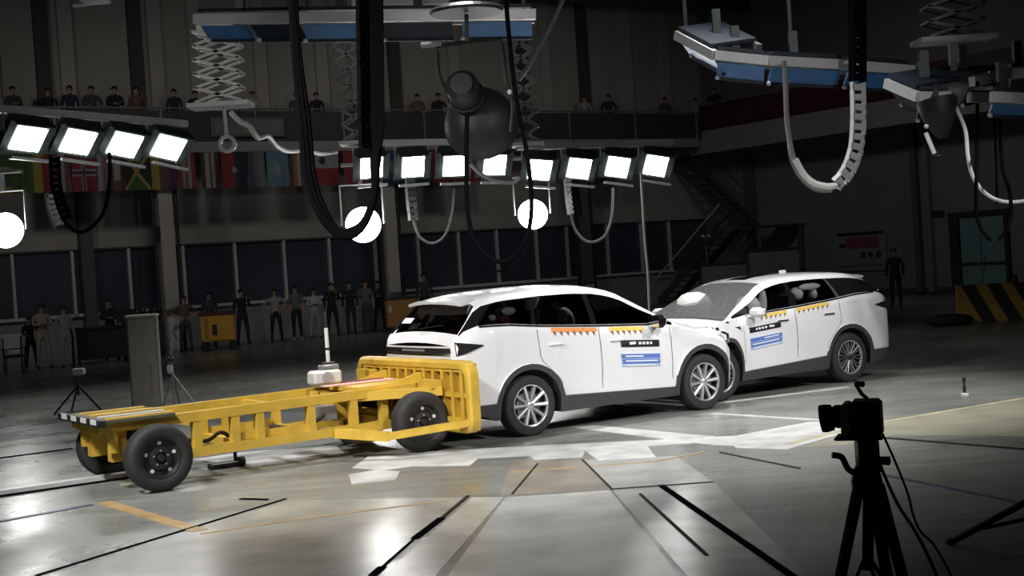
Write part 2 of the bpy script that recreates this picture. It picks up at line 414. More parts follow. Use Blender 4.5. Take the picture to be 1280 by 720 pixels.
for t in (2.1, ):
    b = MB(); b.box((0, 0, 2.9), (.38, .3, 5.8)); o = struct('trim_%d' % n_trim, b, pillar_dark); o.location = bw(t, .2); o.rotation_euler = (0, 0, ROTW); n_trim += 1
# roof beams
for k in range(6):
    b = MB(); b.box((0, -22, 0), (.35, 44, .7)); o = struct('trim_%d' % n_trim, b, wall_dark); o.location = bw(-6 + 6 * k, 0, 12.9); o.rotation_euler = (0, 0, ROTW); n_trim += 1
b = MB(); b.box((0, 0, 0), (40, .3, .9)); o = struct('trim_%d' % n_trim, b, wall_dark); o.location = bw(8, 3, 11.4); o.rotation_euler = (0, 0, ROTW); n_trim += 1

# balcony: slab, railing panels, posts (one continuous L along both walls)
r = bpy.data.objects.new('trim_%d' % n_trim, None); COL.objects.link(r); r['kind'] = 'structure'; n_trim += 1
BAL = r
b = MB(); b.bar(bw(-14, 1.15, 6.08), bw(25.0, 1.15, 6.08), 2.3, .32); b.build('balcony_slab', slab_grey, BAL)
b = MB(); b.bar(rw(0, 1.0, 6.10), rw(34, 1.0, 6.10), 2.0, .86); b.build('balcony_slab', slab_grey, BAL)
for t in range(-14, 26, 3):
    t1 = min(t + 2.94, 25.2)
    b = MB(); b.bar(bw(t, 2.22, 6.72), bw(t1, 2.22, 6.72), .05, .92); b.build('railing_panel', rail_dark, BAL)
    b = MB(); b.tube([bw(t, 2.22, 6.24), bw(t, 2.22, 7.26)], .03); b.build('railing_post', grey_steel, BAL)
b = MB(); b.tube([bw(-14, 2.22, 7.25), bw(25.2, 2.22, 7.25)], .03); b.build('handrail', grey_steel, BAL)
red_banner = mat('dark_red_banner', (.05, .006, .010), .8, 0, .2, 2)
for s in range(2, 34, 3):
    b = MB(); b.bar(rw(s, 1.92, 7.02), rw(s + 2.94, 1.92, 7.02), .05, .92); b.build('railing_panel', red_banner if s < 12 else rail_dark, BAL)
b = MB(); b.tube([rw(2, 1.92, 7.52), rw(34, 1.92, 7.52)], .03); b.build('handrail', grey_steel, BAL)

# right wall: teal glazed door, wall panels, pipes
door_dark = mat('door_frame_dark', (.03, .03, .032), .5)
teal = mat('teal_pane', (.16, .30, .31), .3, 0, .06, 1)
r = bpy.data.objects.new('door_1', None); COL.objects.link(r); r['kind'] = 'structure'; r.location = rw(13.1, 0); r.rotation_euler = (0, 0, TH - math.pi / 2)
b = MB(); b.box((-1.02, -.06, 1.3), (.36, .16, 2.6)); b.box((1.0, -.06, 1.3), (.14, .16, 2.6)); b.box((0, -.06, 2.62), (2.4, .2, .16)); b.build('door_frame', door_dark, r)
for zc, h in ((.48, .92), (1.76, 1.5)):
    for x, w in ((-.42, .76), (.46, .92)):
        b = MB(); b.box((x, -.05, zc), (w, .04, h)); b.build('pane', teal, r)
b = MB(); b.box((.05, -.07, .98), (1.75, .07, .09)); b.build('transom_bar', door_dark, r)
b = MB(); b.tube([(.1, -.12, .75), (.1, -.12, 1.25)], .018); b.build('door_handle', grey_steel, r)
for s in (2.6, 10.6, 11.1, 16.0):
    b = MB(); b.box((0, 0, 2.9), (.22 if s != 2.6 else .5, .2, 5.6)); o = struct('trim_%d' % n_trim, b, pillar_dark if s < 11 else wall_right_m); o.location = rw(s, .1); o.rotation_euler = (0, 0, TH - math.pi / 2); n_trim += 1
b = MB(); b.bar(rw(0, .03, .12), rw(12, .03, .12), .05, .24); struct('baseboard_right', b, wall_dark)
b = MB(); b.box((0, 0, 0), (.75, .1, .16)); o = solo('wall_sign', b, black_paint, 'small black plate sign on the grey wall left of the teal door', 'sign', (0, 0, 0)); o.location = rw(11.3, .08, 2.72); o.rotation_euler = (0, 0, TH - math.pi / 2)
# notice board with red heading on the right wall
t_ = thing('notice_board', 'wall notice board with dark red heading and grey diagrams', 'board', rw(8.0, .06, .9), TH - math.pi / 2)
board_grey = mat('board_grey', (.22, .21, .23), .6, 0, .05)
MB().box((0, 0, .68), (2.3, .05, 1.36)).build('board', board_grey, t_)
MB().box((0, -.035, 1.32), (2.1, .03, .10)).build('heading_bar', black_paint, t_)
MB().box((.1, -.03, 1.0), (1.5, .02, .40)).build('red_field', mat('board_red', (.22, .06, .09), .6), t_)
MB().box((-.85, -.03, .92), (.30, .02, .12)).build('dark_label', black_paint, t_)
for x in (.1, .45, .8):
    MB().lathe([(.12, -.01), (.12, .01)], (x, -.035, .55), (0, 1, 0), 14).build('diagram', mat('board_dark', (.05, .05, .055), .6), t_)
MB().box((0, -.03, .18), (2.0, .02, .06)).build('lower_bar', mat('board_violet', (.15, .11, .14), .6), t_)

# stairs from the balcony down along the right wall
t_ = thing('staircase', 'dark steel staircase descending in two flights beside the right wall', 'stairs', rw(1.5, 1.2), 0)
sd = mat('stair_steel', (.075, .072, .07), .6, .2)
O_ = t_.location.copy()
A0, A1 = rw(-.2, 1.1, 5.9), rw(4.0, 1.1, 2.75)
for off in (0, .9):
    MB().bar(A0 + NR * off, A1 + NR * off, .06, .26).build('stringer', sd, t_, off=O_)
    MB().tube([A0 + NR * off + V((0, 0, .95)), A1 + NR * off + V((0, 0, .95))], .025, 6).build('handrail', sd, t_, off=O_)
for i in range(15):
    p = A0.lerp(A1, (i + .5) / 15); MB().bar(p, p + NR * .9, .27, .04).build('tread', sd, t_, off=O_)
L0 = rw(4.0, .2, 2.72)
MB().box(rw(4.7, 1.3, 2.72), (1.4, 2.4, .08), TH - math.pi / 2).build('landing', sd, t_, off=O_)
B0, B1 = rw(4.0, 2.1, 2.7), rw(.2, 2.1, .1)
for off in (0, .9):
    MB().bar(B0 + NR * off, B1 + NR * off, .06, .26).build('stringer', sd, t_, off=O_)
    MB().tube([B0 + NR * off + V((0, 0, .95)), B1 + NR * off + V((0, 0, .95))], .03, 6).build('handrail', white_steel if off == .9 else sd, t_, off=O_)
for i in range(12):
    p = B0.lerp(B1, (i + .5) / 12); MB().bar(p, p + NR * .9, .27, .04).build('tread', sd, t_, off=O_)
for s_, o_ in ((5.3, .3), (5.3, 2.4)):
    MB().bar(rw(s_, o_, 0), rw(s_, o_, 2.7), .12).build('landing_post', sd, t_, off=O_)
# ------------------------------------------------------------------ cars
def interp(tab, x):
    if x <= tab[0][0]: return tab[0][1]
    for (a, ya), (b, yb) in zip(tab[:-1], tab[1:]):
        if x <= b:
            t = (x - a) / (b - a); return ya + (yb - ya) * t
    return tab[-1][1]
def sm(tab, x, w=.06):          # softened piecewise-linear
    return (interp(tab, x - w) + 2 * interp(tab, x) + interp(tab, x + w)) / 4
def sstep(a, b, x):
    t = max(0, min(1, (x - a) / (b - a))); return t * t * (3 - 2 * t)
WBASE, WZ, RA, RC = 2.71, .36, .425, .49
T_TOP = [(-.96, 1.15), (-.93, 1.24), (-.88, 1.30), (-.56, 1.645), (-.50, 1.68), (-.2, 1.725), (.35, 1.745), (.8, 1.745), (1.2, 1.715), (1.5, 1.64), (2.36, 1.15), (2.42, 1.135), (2.9, 1.09), (3.25, 1.03), (3.48, .95), (3.60, .82), (3.66, .70)]
T_BELT = [(-.96, 1.12), (-.9, 1.25), (-.62, 1.33), (-.2, 1.315), (.15, 1.275), (.45, 1.25), (1.05, 1.205), (1.97, 1.15), (2.4, 1.10), (3.7, .6)]
T_W = [(-.96, .77), (-.92, .845), (-.82, .895), (-.55, .925), (0, .935), (2.7, .935), (3.1, .92), (3.35, .87), (3.52, .78), (3.62, .66), (3.66, .57)]
def c_top(x): return sm(T_TOP, x, .03 if x < -.4 else .06)
def c_W(x): return sm(T_W, x, .02)
def c_z0(x):
    base = .30 if x < -.5 else (.235 if x < 3.2 else .25)
    for xw in (0, WBASE):
        dx = abs(x - xw)
        if dx < RA: base = max(base, WZ + math.sqrt(RA * RA - dx * dx))
    return base
def c_zc(x):
    base = .43 if x < -.4 else (.43 - .045 * max(0, x - .4) if x < 2.9 else .31)
    for xw in (0, WBASE):
        dx = abs(x - xw)
        if dx < RC: base = max(base, WZ + math.sqrt(RC * RC - dx * dx))
    return max(base, c_z0(x) + .02)
def c_hw(x, z):
    w = c_W(x)
    k = 1 - .055 * min(1, ((.66 - z) / .42)) ** 2 if z < .66 else 1 - .05 * ((z - .66) / .6) ** 2
    dent = .018 * math.exp(-((z - .52) / .09) ** 2) * sstep(.35, .7, x) * (1 - sstep(2.0, 2.35, x))
    crease = .010 * math.exp(-((z - (1.0 - .03 * x)) / .05) ** 2)
    return w * k - dent + crease
def c_crown(x): return .035 + .025 * sstep(2.2, 2.6, x)
NR_ = 17
PHI = [0, 0, 0, 0, 0, 0, 0, 0, .03, .35, .68, .93, 1, 1, 1, 1, 1]
T_SH = [(-.96, 0), (-.88, 0), (-.75, .18), (-.62, .41), (-.35, .33), (.0, .17), (.16, .11), (.25, .08), (.6, 0), (4, 0)]
def c_section(x):
    """half section: bottom edge, cladding, side, belt, glass, rail, roof to the centre line"""
    pts = []
    sh = interp(T_SH, x)
    z0, zc = c_z0(x), c_zc(x)
    def z13(xx): return c_top(xx) - c_crown(xx)
    zb = min(sm(T_BELT, x), z13(x) - .02)
    xx = x + sh
    h = max(z13(xx) - zb, .02)
    g = max(0, min(1, h / .45))
    ye = .018
    pts.append((x, c_hw(x, z0) + ye * .6, z0)); pts.append((x, c_hw(x, zc) + ye, zc)); pts.append((x, c_hw(x, zc + .004), zc + .006))
    for k in range(3, 8):
        z = zc + (zb - zc) * (k - 2) / 5; pts.append((x, c_hw(x, z), z))
    yb = c_hw(x, zb)
    tum = .235 * g
    fr = [min(.022, .12 * h), .38 * h, .68 * h, h - min(.085, .4 * h), h - min(.03, .15 * h), h]
    for k, dz in enumerate(fr):
        kk = k + 8; t = dz / h
        y = yb - .016 - (tum * (t ** 1.25)) - (.05 if kk == 13 else (.012 if kk == 12 else 0)) * (1 if g > .3 else .6) + (-.0 if kk > 11 else 0)
        pts.append((x + sh * PHI[kk], y, zb + dz))
    y13 = pts[-1][1]; zt = c_top(xx); ze = pts[-1][2]
    for k, f in enumerate((.66, .33, 0)):
        pts.append((xx, y13 * f, zt - (zt - ze) * f * f))
    return pts
def car_stations():
    xs = set([-.96, -.945, -.92, -.88, -.82, -.75, -.715, -.66, -.635, -.5, -.44, -.2, .02, .10, .16, .25, .35, .52, .7, .86, .98, 1.06, 1.14, 1.3, 1.42, 1.55, 1.75, 1.95, 2.05, 2.2, 2.33, 2.38, 2.45, 2.8, 2.95, 3.05, 3.22, 3.3, 3.4, 3.48, 3.55, 3.6, 3.64, 3.66])
    for xw in (0, WBASE):
        for R_ in (RA, RC):
            for a in range(0, 181, 15):
                xs.add(round(xw + R_ * math.cos(math.radians(a)), 3))
        xs.add(xw + RA + .002); xs.add(xw - RA - .002)
    out = []
    for x in sorted(xs):
        if not out or x - out[-1] > .0015: out.append(x)
    return out
XS = car_stations()
paint = mat('car_paint_white', (.74, .745, .76), .28, 0, .01, 2, coat=.8, two=(.02, .02, .02))
clad = mat('car_cladding', (.045, .045, .048), .55, 0, .1, 12)
gloss_black = mat('car_gloss_black', (.008, .008, .009), .08, 0, .05, two=(.02, .02, .02))
under = mat('car_underbody', (.012, .012, .012), .8, 0, .2)
chrome = mat('car_chrome', (.75, .75, .76), .12, 1.0, .02)
glass_d = glass_mat('car_glass_tinted', (.36, .37, .38), .10)
glass_o = glass_mat('car_glass_clear', (.62, .64, .64), .06)
glass_w = glass_mat('car_windscreen_glass', (.55, .60, .60), .16)
glass_c = glass_mat('car_windscreen_cracks_glare', (.74, .78, .78), .16, .08)
_n = glass_c.node_tree; _d = _n.nodes.new('ShaderNodeBsdfDiffuse'); _d.inputs[0].default_value = (.5, .52, .52, 1); _m = _n.nodes.new('ShaderNodeMixShader')  # pale diffuse share puts reflected light into the glass, cracks drawn over it
_v = _n.nodes.new('ShaderNodeTexVoronoi'); _v.feature = 'DISTANCE_TO_EDGE'; _v.inputs['Scale'].default_value = 7; _t = _n.nodes.new('ShaderNodeTexCoord'); _r = _n.nodes.new('ShaderNodeMapRange')
_n.links.new(_t.outputs['Object'], _v.inputs['Vector']); _n.links.new(_v.outputs['Distance'], _r.inputs[0]); _r.inputs[1].default_value = 0; _r.inputs[2].default_value = .015; _r.inputs[3].default_value = .4; _r.inputs[4].default_value = .18
_o = [x for x in _n.nodes if x.type == 'OUTPUT_MATERIAL'][0]; _s = _o.inputs[0].links[0].from_socket
_n.links.new(_r.outputs[0], _m.inputs[0]); _n.links.new(_s, _m.inputs[1]); _n.links.new(_d.outputs[0], _m.inputs[2]); _n.links.new(_m.outputs[0], _o.inputs[0])
tyre_m = mat('tyre_rubber', (.020, .020, .021), .7, 0, .2, 20, bump=.1)
rim_m = mat('alloy_silver', (.66, .65, .66), .25, .75, .03)
rim_dark = mat('alloy_dark', (.03, .03, .033), .4, .5, .1)
rim_grey = mat('alloy_grey', (.28, .28, .29), .22, .8, .05)
seat_m = mat('seat_fabric', (.03, .026, .026), .8, 0, .2)
seat_red = mat('seat_red', (.16, .03, .035), .8, 0, .2)
airbag = mat('airbag_white', (.72, .72, .70), .85, 0, .05, 4, bump=.3)
lamp_dark = mat('lamp_smoked', (.02, .018, .02), .1, 0, .1)
lamp_red = mat('lamp_red', (.25, .01, .01), .15, 0, .1)
tape_or = mat('tape_orange', (.78, .30, .10), .6, 0, .1, 20)
tape_ye = mat('tape_yellow', (.80, .58, .12), .6, 0, .1, 20)
tape_bk = mat('tape_brown', (.22, .10, .02), .6)
st_white = mat('sticker_white', (.74, .76, .80), .5, 0, .02)
st_black = mat('sticker_black', (.012, .013, .02), .4)
st_blue = mat('sticker_blue', (.09, .17, .47), .5, 0, .05)
st_pale = mat('sticker_pale_blue', (.36, .47, .74), .5, 0, .05)

def wheel_obj(parent, x, side, style):
    y0 = side * .80
    ax = V((0, side, 0)); o = V((0, 0, 0))
    prof = [(.245, -.10), (.26, -.112), (.31, -.118), (.342, -.108), (.356, -.085), (.36, -.04), (.36, .04), (.356, .085), (.342, .108), (.31, .118), (.26, .112), (.248, .10), (.243, .085)]
    tb = MB().lathe(prof, o, ax, 44, caps=False)
    t = tb.build('wheel', tyre_m, parent, smooth=True); t.location = (x, y0, .36)
    rb = MB().lathe([(.246, -.10), (.236, -.02), (.232, .075), (.250, .106), (.244, .110), (.226, .082), (.220, .02), (.0, .015)], o, ax, 40, caps=False)
    r = rb.build('rim', rim_dark, t, smooth=True); del r
    MB().lathe([(.252, .098), (.246, .112), (.232, .106), (.226, .088)], o, ax, 40, caps=False).build('rim_lip', rim_m, t, smooth=True)
    MB().lathe([(.0, .040), (.165, .040), (.165, .03)], o, ax, 28, caps=False).build('brake_disc', grey_steel, t, smooth=False)
    n = 10
    me = None
    for k in range(n):
        if me is None:
            sb = MB()
            w0, w1 = (.036, .055) if style == 1 else (.022, .028)
            for (r0, r1, a0, a1) in ([(.045, .236, 0, 0)] if style == 1 else [(.04, .236, -.10, -.20), (.04, .236, .10, .06)]):
                P0 = V((math.sin(a0) * r0, side * .086, math.cos(a0) * r0)); P1 = V((math.sin(a1) * r1, side * .098, math.cos(a1) * r1))
                d = (P1 - P0).normalized(); s_ = d.cross(V((0, 1, 0))).normalized()
                vs = []
                for P, w, th in ((P0, w0, .03), ((P0 + P1) / 2, (w0 + w1) / 2, .034), (P1, w1, .03)):
                    for e, dy in ((-1, -th), (-.7, .004), (0, .012), (.7, .004), (1, -th)): vs.append(P + s_ * (e * w / 2) + V((0, side * dy, 0)))
                fs = []
                for i in range(2):
                    for j in range(5):
                        j2 = (j + 1) % 5; fs.append((i * 5 + j, i * 5 + j2, i * 5 + 5 + j2, i * 5 + 5 + j))
                fs += [(4, 3, 2, 1, 0), (10, 11, 12, 13, 14)]
                sb.add(vs, fs)
            me = sb.mesh('spoke', True, True); me.materials.append(rim_m if style == 1 else rim_grey)
        s = bpy.data.objects.new('spoke', me); COL.objects.link(s); s.parent = t; s.rotation_euler = (0, 2 * math.pi * k / n, 0)
    MB().lathe([(.0, .108), (.03, .106), (.045, .095), (.05, .07)], o, ax, 18, caps=False).build('hub_cap', rim_m if style == 1 else rim_dark, t, smooth=True)
    t.rotation_euler = (0, .3 * side + x * .2, 0)
    return t

def build_car(name, label, origin, rz, style, deform, vis):
    """local frame: x forward from the rear axle, y left, z up"""
    root = thing(name, label, 'car', origin, rz)
    S = [c_section(x) for x in XS]
    def P(i, k, side):
        x, y, z = S[i][k]; return deform(V((x, side * y, z)))
    # classify the cells of the body grid into panels
    bins = {}
    def put(key, quad): bins.setdefault(key, []).append(quad)
    def h_at(i): return S[i][13][2] - S[i][7][2]
    for i in range(len(XS) - 1):
        xm = (XS[i] + XS[i + 1]) / 2
        for side in (-1, 1):
            sn = 'R' if side < 0 else 'L'
            for k in range(16):
                q = [P(i, k, side), P(i + 1, k, side), P(i + 1, k + 1, side), P(i, k + 1, side)]
                hh = min(h_at(i), h_at(i + 1))
                if k < 1: key = ('wheel_arch_cladding', sn)
                elif k < 7 or k == 7:
                    if xm < -.44: key = ('rear_quarter_panel', sn)
                    elif xm < .16: key = ('rear_quarter_panel', sn)
                    elif xm < 1.06: key = ('rear_door', sn)
                    elif xm < 2.2: key = ('front_door', sn)
                    else: key = ('front_wing', sn)
                elif 8 <= k <= 10 and -.635 < xm < 2.33 and hh > .05:
                    if xm < .10: key = ('quarter_window', sn)
                    elif xm < .16: key = ('rear_door_pillar', sn)
                    elif xm < .98: key = ('rear_door_window', sn)
                    elif xm < 1.06: key = ('door_pillar', sn)
                    else: key = ('front_door_window', sn)
                elif k in (8, 9, 10) and -.88 < xm < -.66: key = ('black_pillar_strip', sn)
                elif k in (8, 9, 10) and -.66 < xm < -.635: key = ('chrome_strip', sn)
                elif k >= 13 and 1.42 < xm < 2.33: key = ('windscreen', '')
                elif k >= 12 and -.88 < xm < -.75: key = ('rear_window', '')
                elif k >= 13 and 2.38 < xm: key = ('bonnet', '')
                elif k >= 13 and 2.33 < xm < 2.38: key = ('scuttle', '')
                elif k >= 12 and xm < -.88: key = ('tailgate', '')
                elif k >= 8 and xm > 2.33: key = ('front_wing', sn)
                elif k >= 15 and .5 < xm < 1.3 and style == 2: key = ('sunroof', '')
                elif k >= 11: key = ('roof', '')
                else: key = ('rear_quarter_panel', sn) if xm < 0 else ('roof', '')
                put(key, (q, side))
    mt = {'wheel_arch_cladding': clad, 'quarter_window': glass_d, 'rear_door_window': glass_d, 'front_door_window': glass_d, 'door_pillar': gloss_black, 'rear_door_pillar': gloss_black, 'black_pillar_strip': gloss_black,
          'chrome_strip': chrome, 'windscreen': glass_w, 'rear_window': glass_d if style == 1 else gloss_black, 'scuttle': clad, 'sunroof': gloss_black}
    objs = {}
    order = sorted(bins, key=lambda k: (k[0].endswith('window'), k[0] == 'door_pillar'))
    for key in order:
        b = MB(); idx = {}
        vs, fs = [], []
        for q, side in bins[key]:
            f = []
            for p in q:
                h_ = (round(p.x, 5), round(p.y, 5), round(p.z, 5))
                if h_ not in idx: idx[h_] = len(vs); vs.append(p)
                f.append(idx[h_])
            f2 = []
            for a in f:
                if not f2 or (a != f2[-1] and a != f2[0]): f2.append(a)
            if len(f2) < 3: continue
            n = (vs[f2[1]] - vs[f2[0]]).cross(vs[f2[-1]] - vs[f2[0]]); c = sum((vs[a] for a in f2), V((0, 0, 0))) / len(f2)
            if n.dot(c - V((min(max(c.x, -.4), 3.0), 0, .85))) < 0: f2 = f2[::-1]
            fs.append(tuple(f2))
        b.add(vs, fs)
        par = root
        m = mt.get(key[0], paint)
        if style == 2 and key[0] == 'quarter_window': m = gloss_black
        if style == 2 and key[0] == 'windscreen': m = glass_c
        if style == 2 and key[0] == 'chrome_strip': m = gloss_black
        if style == 2 and key[0] == 'rear_door_pillar': m = rim_grey
        if style == 2 and key[0] in ('front_door_window', 'rear_door_window'): m = glass_o
        if key[0] in ('rear_door_window', 'front_door_window') : par = objs.get((key[0][:-7], key[1]), root)
        objs[key] = b.build(key[0].replace('rear_door_window', 'door_window').replace('front_door_window', 'door_window'), m, par, smooth=True, recalc=False, ang=50)
    # end caps (tailgate lower face with bumper, and front fascia)
    for end, i in (('rear', 0), ('front', len(XS) - 1)):
        sgn = -1 if end == 'rear' else 1
        rows = []
        for k in range(0, 13):
            x, y, z = S[i][k]
            rows.append([deform(V((x + sgn * .045 * (1 - (2 * j / 8 - 1) ** 2), y * (1 - 2 * j / 8), z))) for j in range(9)])
        b = MB()
        cuts = {}
        for k in range(12):
            zc_ = S[i][k][2]
            nm = ('rear_bumper' if S[i][k + 1][2] < .86 else 'tailgate') if end == 'rear' else 'front_bumper'
            if k < 1: nm = 'bumper_cladding'
            for j in range(8):
                cuts.setdefault(nm, []).append([rows[k][j], rows[k][j + 1], rows[k + 1][j + 1], rows[k + 1][j]])
        for nm, qs in cuts.items():
            b = MB()
            for q in qs:
                n = (q[1] - q[0]).cross(q[3] - q[0])
                if n.x * sgn < 0: q = q[::-1]
                b.add(q, [(0, 1, 2, 3)])
            b.build(nm, clad if nm == 'bumper_cladding' else paint, root, smooth=True, recalc=False)
    # underbody with wheel wells, and cabin floor tub
    b = MB(); rows = []
    for i in range(len(XS)):
        x, y, z = S[i][0]; rows.append([deform(V((x, y * f, z + .004))) for f in (-.985, -.6, 0, .6, .985)])
    b.grid(rows).build('underbody', under, root, recalc=False)
    b = MB(); b.rbox((.9, 0, .62), (2.7, 1.62, .5), .08).build('cabin_floor', under, root)
    # seats, steering wheel, dashboard
    def seat(x, y, m, wide=.5):
        o = MB().rbox((x, y, .93), (.5, wide, .16), .05).rbox((x - .28, y, 1.18), (.14, wide, .5), .05)
        for yy in ((y,) if wide < .8 else (y - .4, y + .4)): o.rbox((x - .30, yy, 1.49), (.10, .26, .16), .03)
        return o.build('seat', m, root, smooth=True)
    seat(1.05, -.38, seat_m); seat(1.05, .38, seat_m); seat(.2, 0, seat_red if style == 1 else seat_m, 1.3)
    MB().rbox((1.98, 0, 1.03), (.42, 1.5, .20), .06).build('dashboard', under, root)
    b = MB(); c = V((1.62, .38, 1.13)); ring = [c + V((math.sin(a) * .06 * -1, math.cos(a) * .18, math.sin(a) * .17)) for a in [2 * math.pi * k / 20 for k in range(20)]]
    b.tube(ring, .016, 6, closed=True); b.bar(ring[0], ring[10], .03); b.bar(c, c + V((.3, 0, -.1)), .05); b.build('steering_wheel', black_plastic, root)
    # patches lying on the body side
    def patch(nm, side, x0, x1, zt0, zt1, h, m, off=.004, n=8, parent=None):
        rows = []
        for i in range(n + 1):
            x = x0 + (x1 - x0) * i / n; zt = zt0 + (zt1 - zt0) * i / n
            rows.append([deform(V((x, side * (c_hw(x, zt - h * f) + off), zt - h * f))) for f in (0, .5, 1)])
        b = MB().grid(rows); 
        rows2 = [[p - V((0, side * .003, 0)) for p in r] for r in rows]; b.grid(rows2, flip=True)
        return b.build(nm, m, parent or root, recalc=False)
    def seam(xs_z, side, w=.008):
        vs = []; fs = []
        rows = []
        for (x, z) in xs_z: rows.append([deform(V((x - w / 2, side * (c_hw(x, z) + .0025), z))), deform(V((x + w / 2, side * (c_hw(x, z) + .0025), z)))])
        MB().grid(rows).build('door_seam', black_paint, root, recalc=False)
    for side in (-1, 1):
        sn = 'R' if side < 0 else 'L'
        for x in (1.06, 2.17):
            zb = sm(T_BELT, x); seam([(x, .46 + (zb - .47) * t / 8) for t in range(9)], side)
        seam([(.46 - .30 * sstep(.55, .95, z), z) for z in [.48 + (1.24 - .48) * t / 12 for t in range(13)]], side)
        if True:
            fd, rd = objs[('front_door', sn)], objs[('rear_door', sn)]
            for x, d_ in ((1.22, fd), (.30, rd)):
                z = 1.0 - .03 * x + .055; y = side * (c_hw(x + .1, z) + .012)
                MB().rbox((x + .1, y, z), (.21, .03, .03), .008).build('door_handle', paint if style == 1 else chrome, d_)
        # mirror
        zm = 1.20; y = side * 1.03
        b = MB().rbox((1.90, y, zm), (.14, .25, .16), .05).bar((1.94, side * .87, 1.15), (1.92, side * .96, 1.15), .08, .04)
        mi = b.build('door_mirror', [gloss_black if style == 1 else paint], root, smooth=True)
        MB().rbox((1.828, y, zm), (.012, .21, .13), .004).build('mirror_glass', chrome, mi)
        # chrome line under the windows
        rows = []
        for i in range(25):
            x = -.62 + (2.0 + .62) * i / 24; zb = min(sm(T_BELT, x), c_top(x) - c_crown(x) - .02); yy = c_hw(x, zb)
            rows.append([deform(V((x, side * (yy + .003), zb - .004))), deform(V((x, side * (yy - .012), zb + .020)))])
        MB().grid(rows).build('belt_moulding', gloss_black if style == 1 else chrome, root, recalc=False)
        # lamps
        rows = []
        for i in range(7):
            x = -.93 + .33 * i / 6; h = .075 * (1 - i / 6) + .006; zc_ = 1.10 + .02 * i / 6
            rows.append([deform(V((x, side * (c_hw(x, zc_ + f * h) + .008), zc_ + f * h))) for f in (1, 0, -1)])
        MB().grid(rows).build('tail_lamp', lamp_dark, root, recalc=False, smooth=True)
        rows = []
        for i in range(8):
            x = 3.02 + .55 * i / 7; h = .012 + .05 * i / 7; zc_ = .965 - .10 * (i / 7)
            rows.append([deform(V((x, side * (c_hw(x, zc_ + f * h) + .008), zc_ + f * h))) for f in (1, 0, -1)])
        MB().grid(rows).build('headlamp', lamp_dark, root, recalc=False, smooth=True)
    # tail-lamp band across the tailgate, badge strip, rear screen wiper
    def tailstrip(nm, z0, z1, wfrac, m, off=.012, x0=-.96):
        rows = []
        for j in range(13):
            f = (2 * j / 12 - 1) * wfrac; yy = c_hw(x0, (z0 + z1) / 2) * f
            rows.append([V((x0 - .045 * (1 - f * f) - off, yy, z)) for z in (z0, (z0 + z1) / 2, z1)])
        return MB().grid(rows).build(nm, m, root, recalc=False, smooth=True)
    tailstrip('light_bar', 1.055, 1.115, 1.0, lamp_dark)
    tailstrip('light_bar_trim', 1.03, 1.05, .97, chrome, .014)
    tailstrip('badge_strip', 1.075, 1.10, .35, rim_m, .02)
    tailstrip('plate_recess', .86, .96, .45, clad, .006)
    MB().bar((-.90, .02, 1.33), (-.84, -.42, 1.37), .02, .012).build('rear_wiper', black_plastic, root)
    # spoiler
    b = MB(); rows = []
    for j in range(13):
        f = 2 * j / 12 - 1; y = f * .60; z = 1.655 - .035 * f * f
        rows.append([V((-.40, y, z + .03)), V((-.60, y * 1.02, z + .012)), V((-.74 + .04 * f * f, y * 1.02, z - .012)), V((-.73 + .04 * f * f, y * 1.02, z - .045)), V((-.60, y, z - .03)), V((-.45, y, z - .03))])
    b.grid([r + [r[0]] for r in rows])
    for r in (rows[0], rows[-1]): b.add(r, [(0, 1, 2, 3, 4, 5)])
    b.build('roof_spoiler', paint, root, smooth=True)
    if style == 2: MB().rbox((.35, 0, 1.765), (.14, .03, .05), .012).build('roof_antenna', paint, root, smooth=True)
    # side marks on the visible side: test tapes and stickers
    d_f = objs[('front_door', 'R' if vis < 0 else 'L')]
    for (x0, x1, m1) in (((.36, 1.03, tape_or if style == 1 else tape_ye), (1.22, 1.75, tape_ye))):
        zt = lambda x: sm(T_BELT, x) - .012
        tp = patch('marking_tape', vis, x0, x1, zt(x0), zt(x1), .05, m1)
        n = 7 if x1 - x0 > .6 else 6
        for k in range(n):
            xa = x0 + (x1 - x0) * (k + .15) / n; xb = xa + (x1 - x0) / n * .5; xc = (xa + xb) / 2 + .02
            rows = [V((x, vis * (c_hw(x, z) + .0045), z)) for x, z in ((xa, zt(xa) - .048), (xb, zt(xb) - .048), (xc, zt(xc) - .10))]
            MB().slab([deform(p) for p in rows], (0, vis * .001, 0)).build('tape_tooth', tape_bk, tp)
    sk = patch('test_label', vis, 1.37, 1.97, 1.01, .965, .085, st_black, parent=d_f)
    for k, (xa, w) in enumerate(((1.50, .12), (1.64, .05), (1.70, .05), (1.76, .05), (1.82, .04))):
        rows = [V((x, vis * (c_hw(x, z) + .006), z)) for x, z in ((xa, .975 - .07 * (xa - 1.5)), (xa + w * .8, .975 - .07 * (xa - 1.5)), (xa + w * .8, .943 - .07 * (xa - 1.5)), (xa, .943 - .07 * (xa - 1.5)))]
        MB().slab(rows, (0, vis * .001, 0)).build('lettering', st_white, d_f)
    patch('test_label', vis, 1.36, 1.97, .875, .83, .19, st_pale, parent=d_f)
    patch('label_band', vis, 1.36, 1.97, .873, .828, .03, st_white, .006, parent=d_f)
    patch('label_band', vis, 1.36, 1.97, .835, .79, .05, st_blue, .006, parent=d_f)
    patch('label_band', vis, 1.37, 1.96, .775, .73, .055, st_blue, .006, parent=d_f)
    for za, xa, xb in ((.815, 1.42, 1.70), (.757, 1.42, 1.93), (.705, 1.42, 1.9)):
        patch('lettering', vis, xa, xb, za - .075 * (xa - 1.42), za - .075 * (xb - 1.42), .016, st_white, .0075, parent=d_f)
    for x in (0, WBASE):
        for side in (-1, 1):
            xx = x if x < 1 else (x - .25 if (style == 1 and side > 0) else (x - .2 if style == 2 else x))
            wheel_obj(root, xx, side, style)
    return root, objs

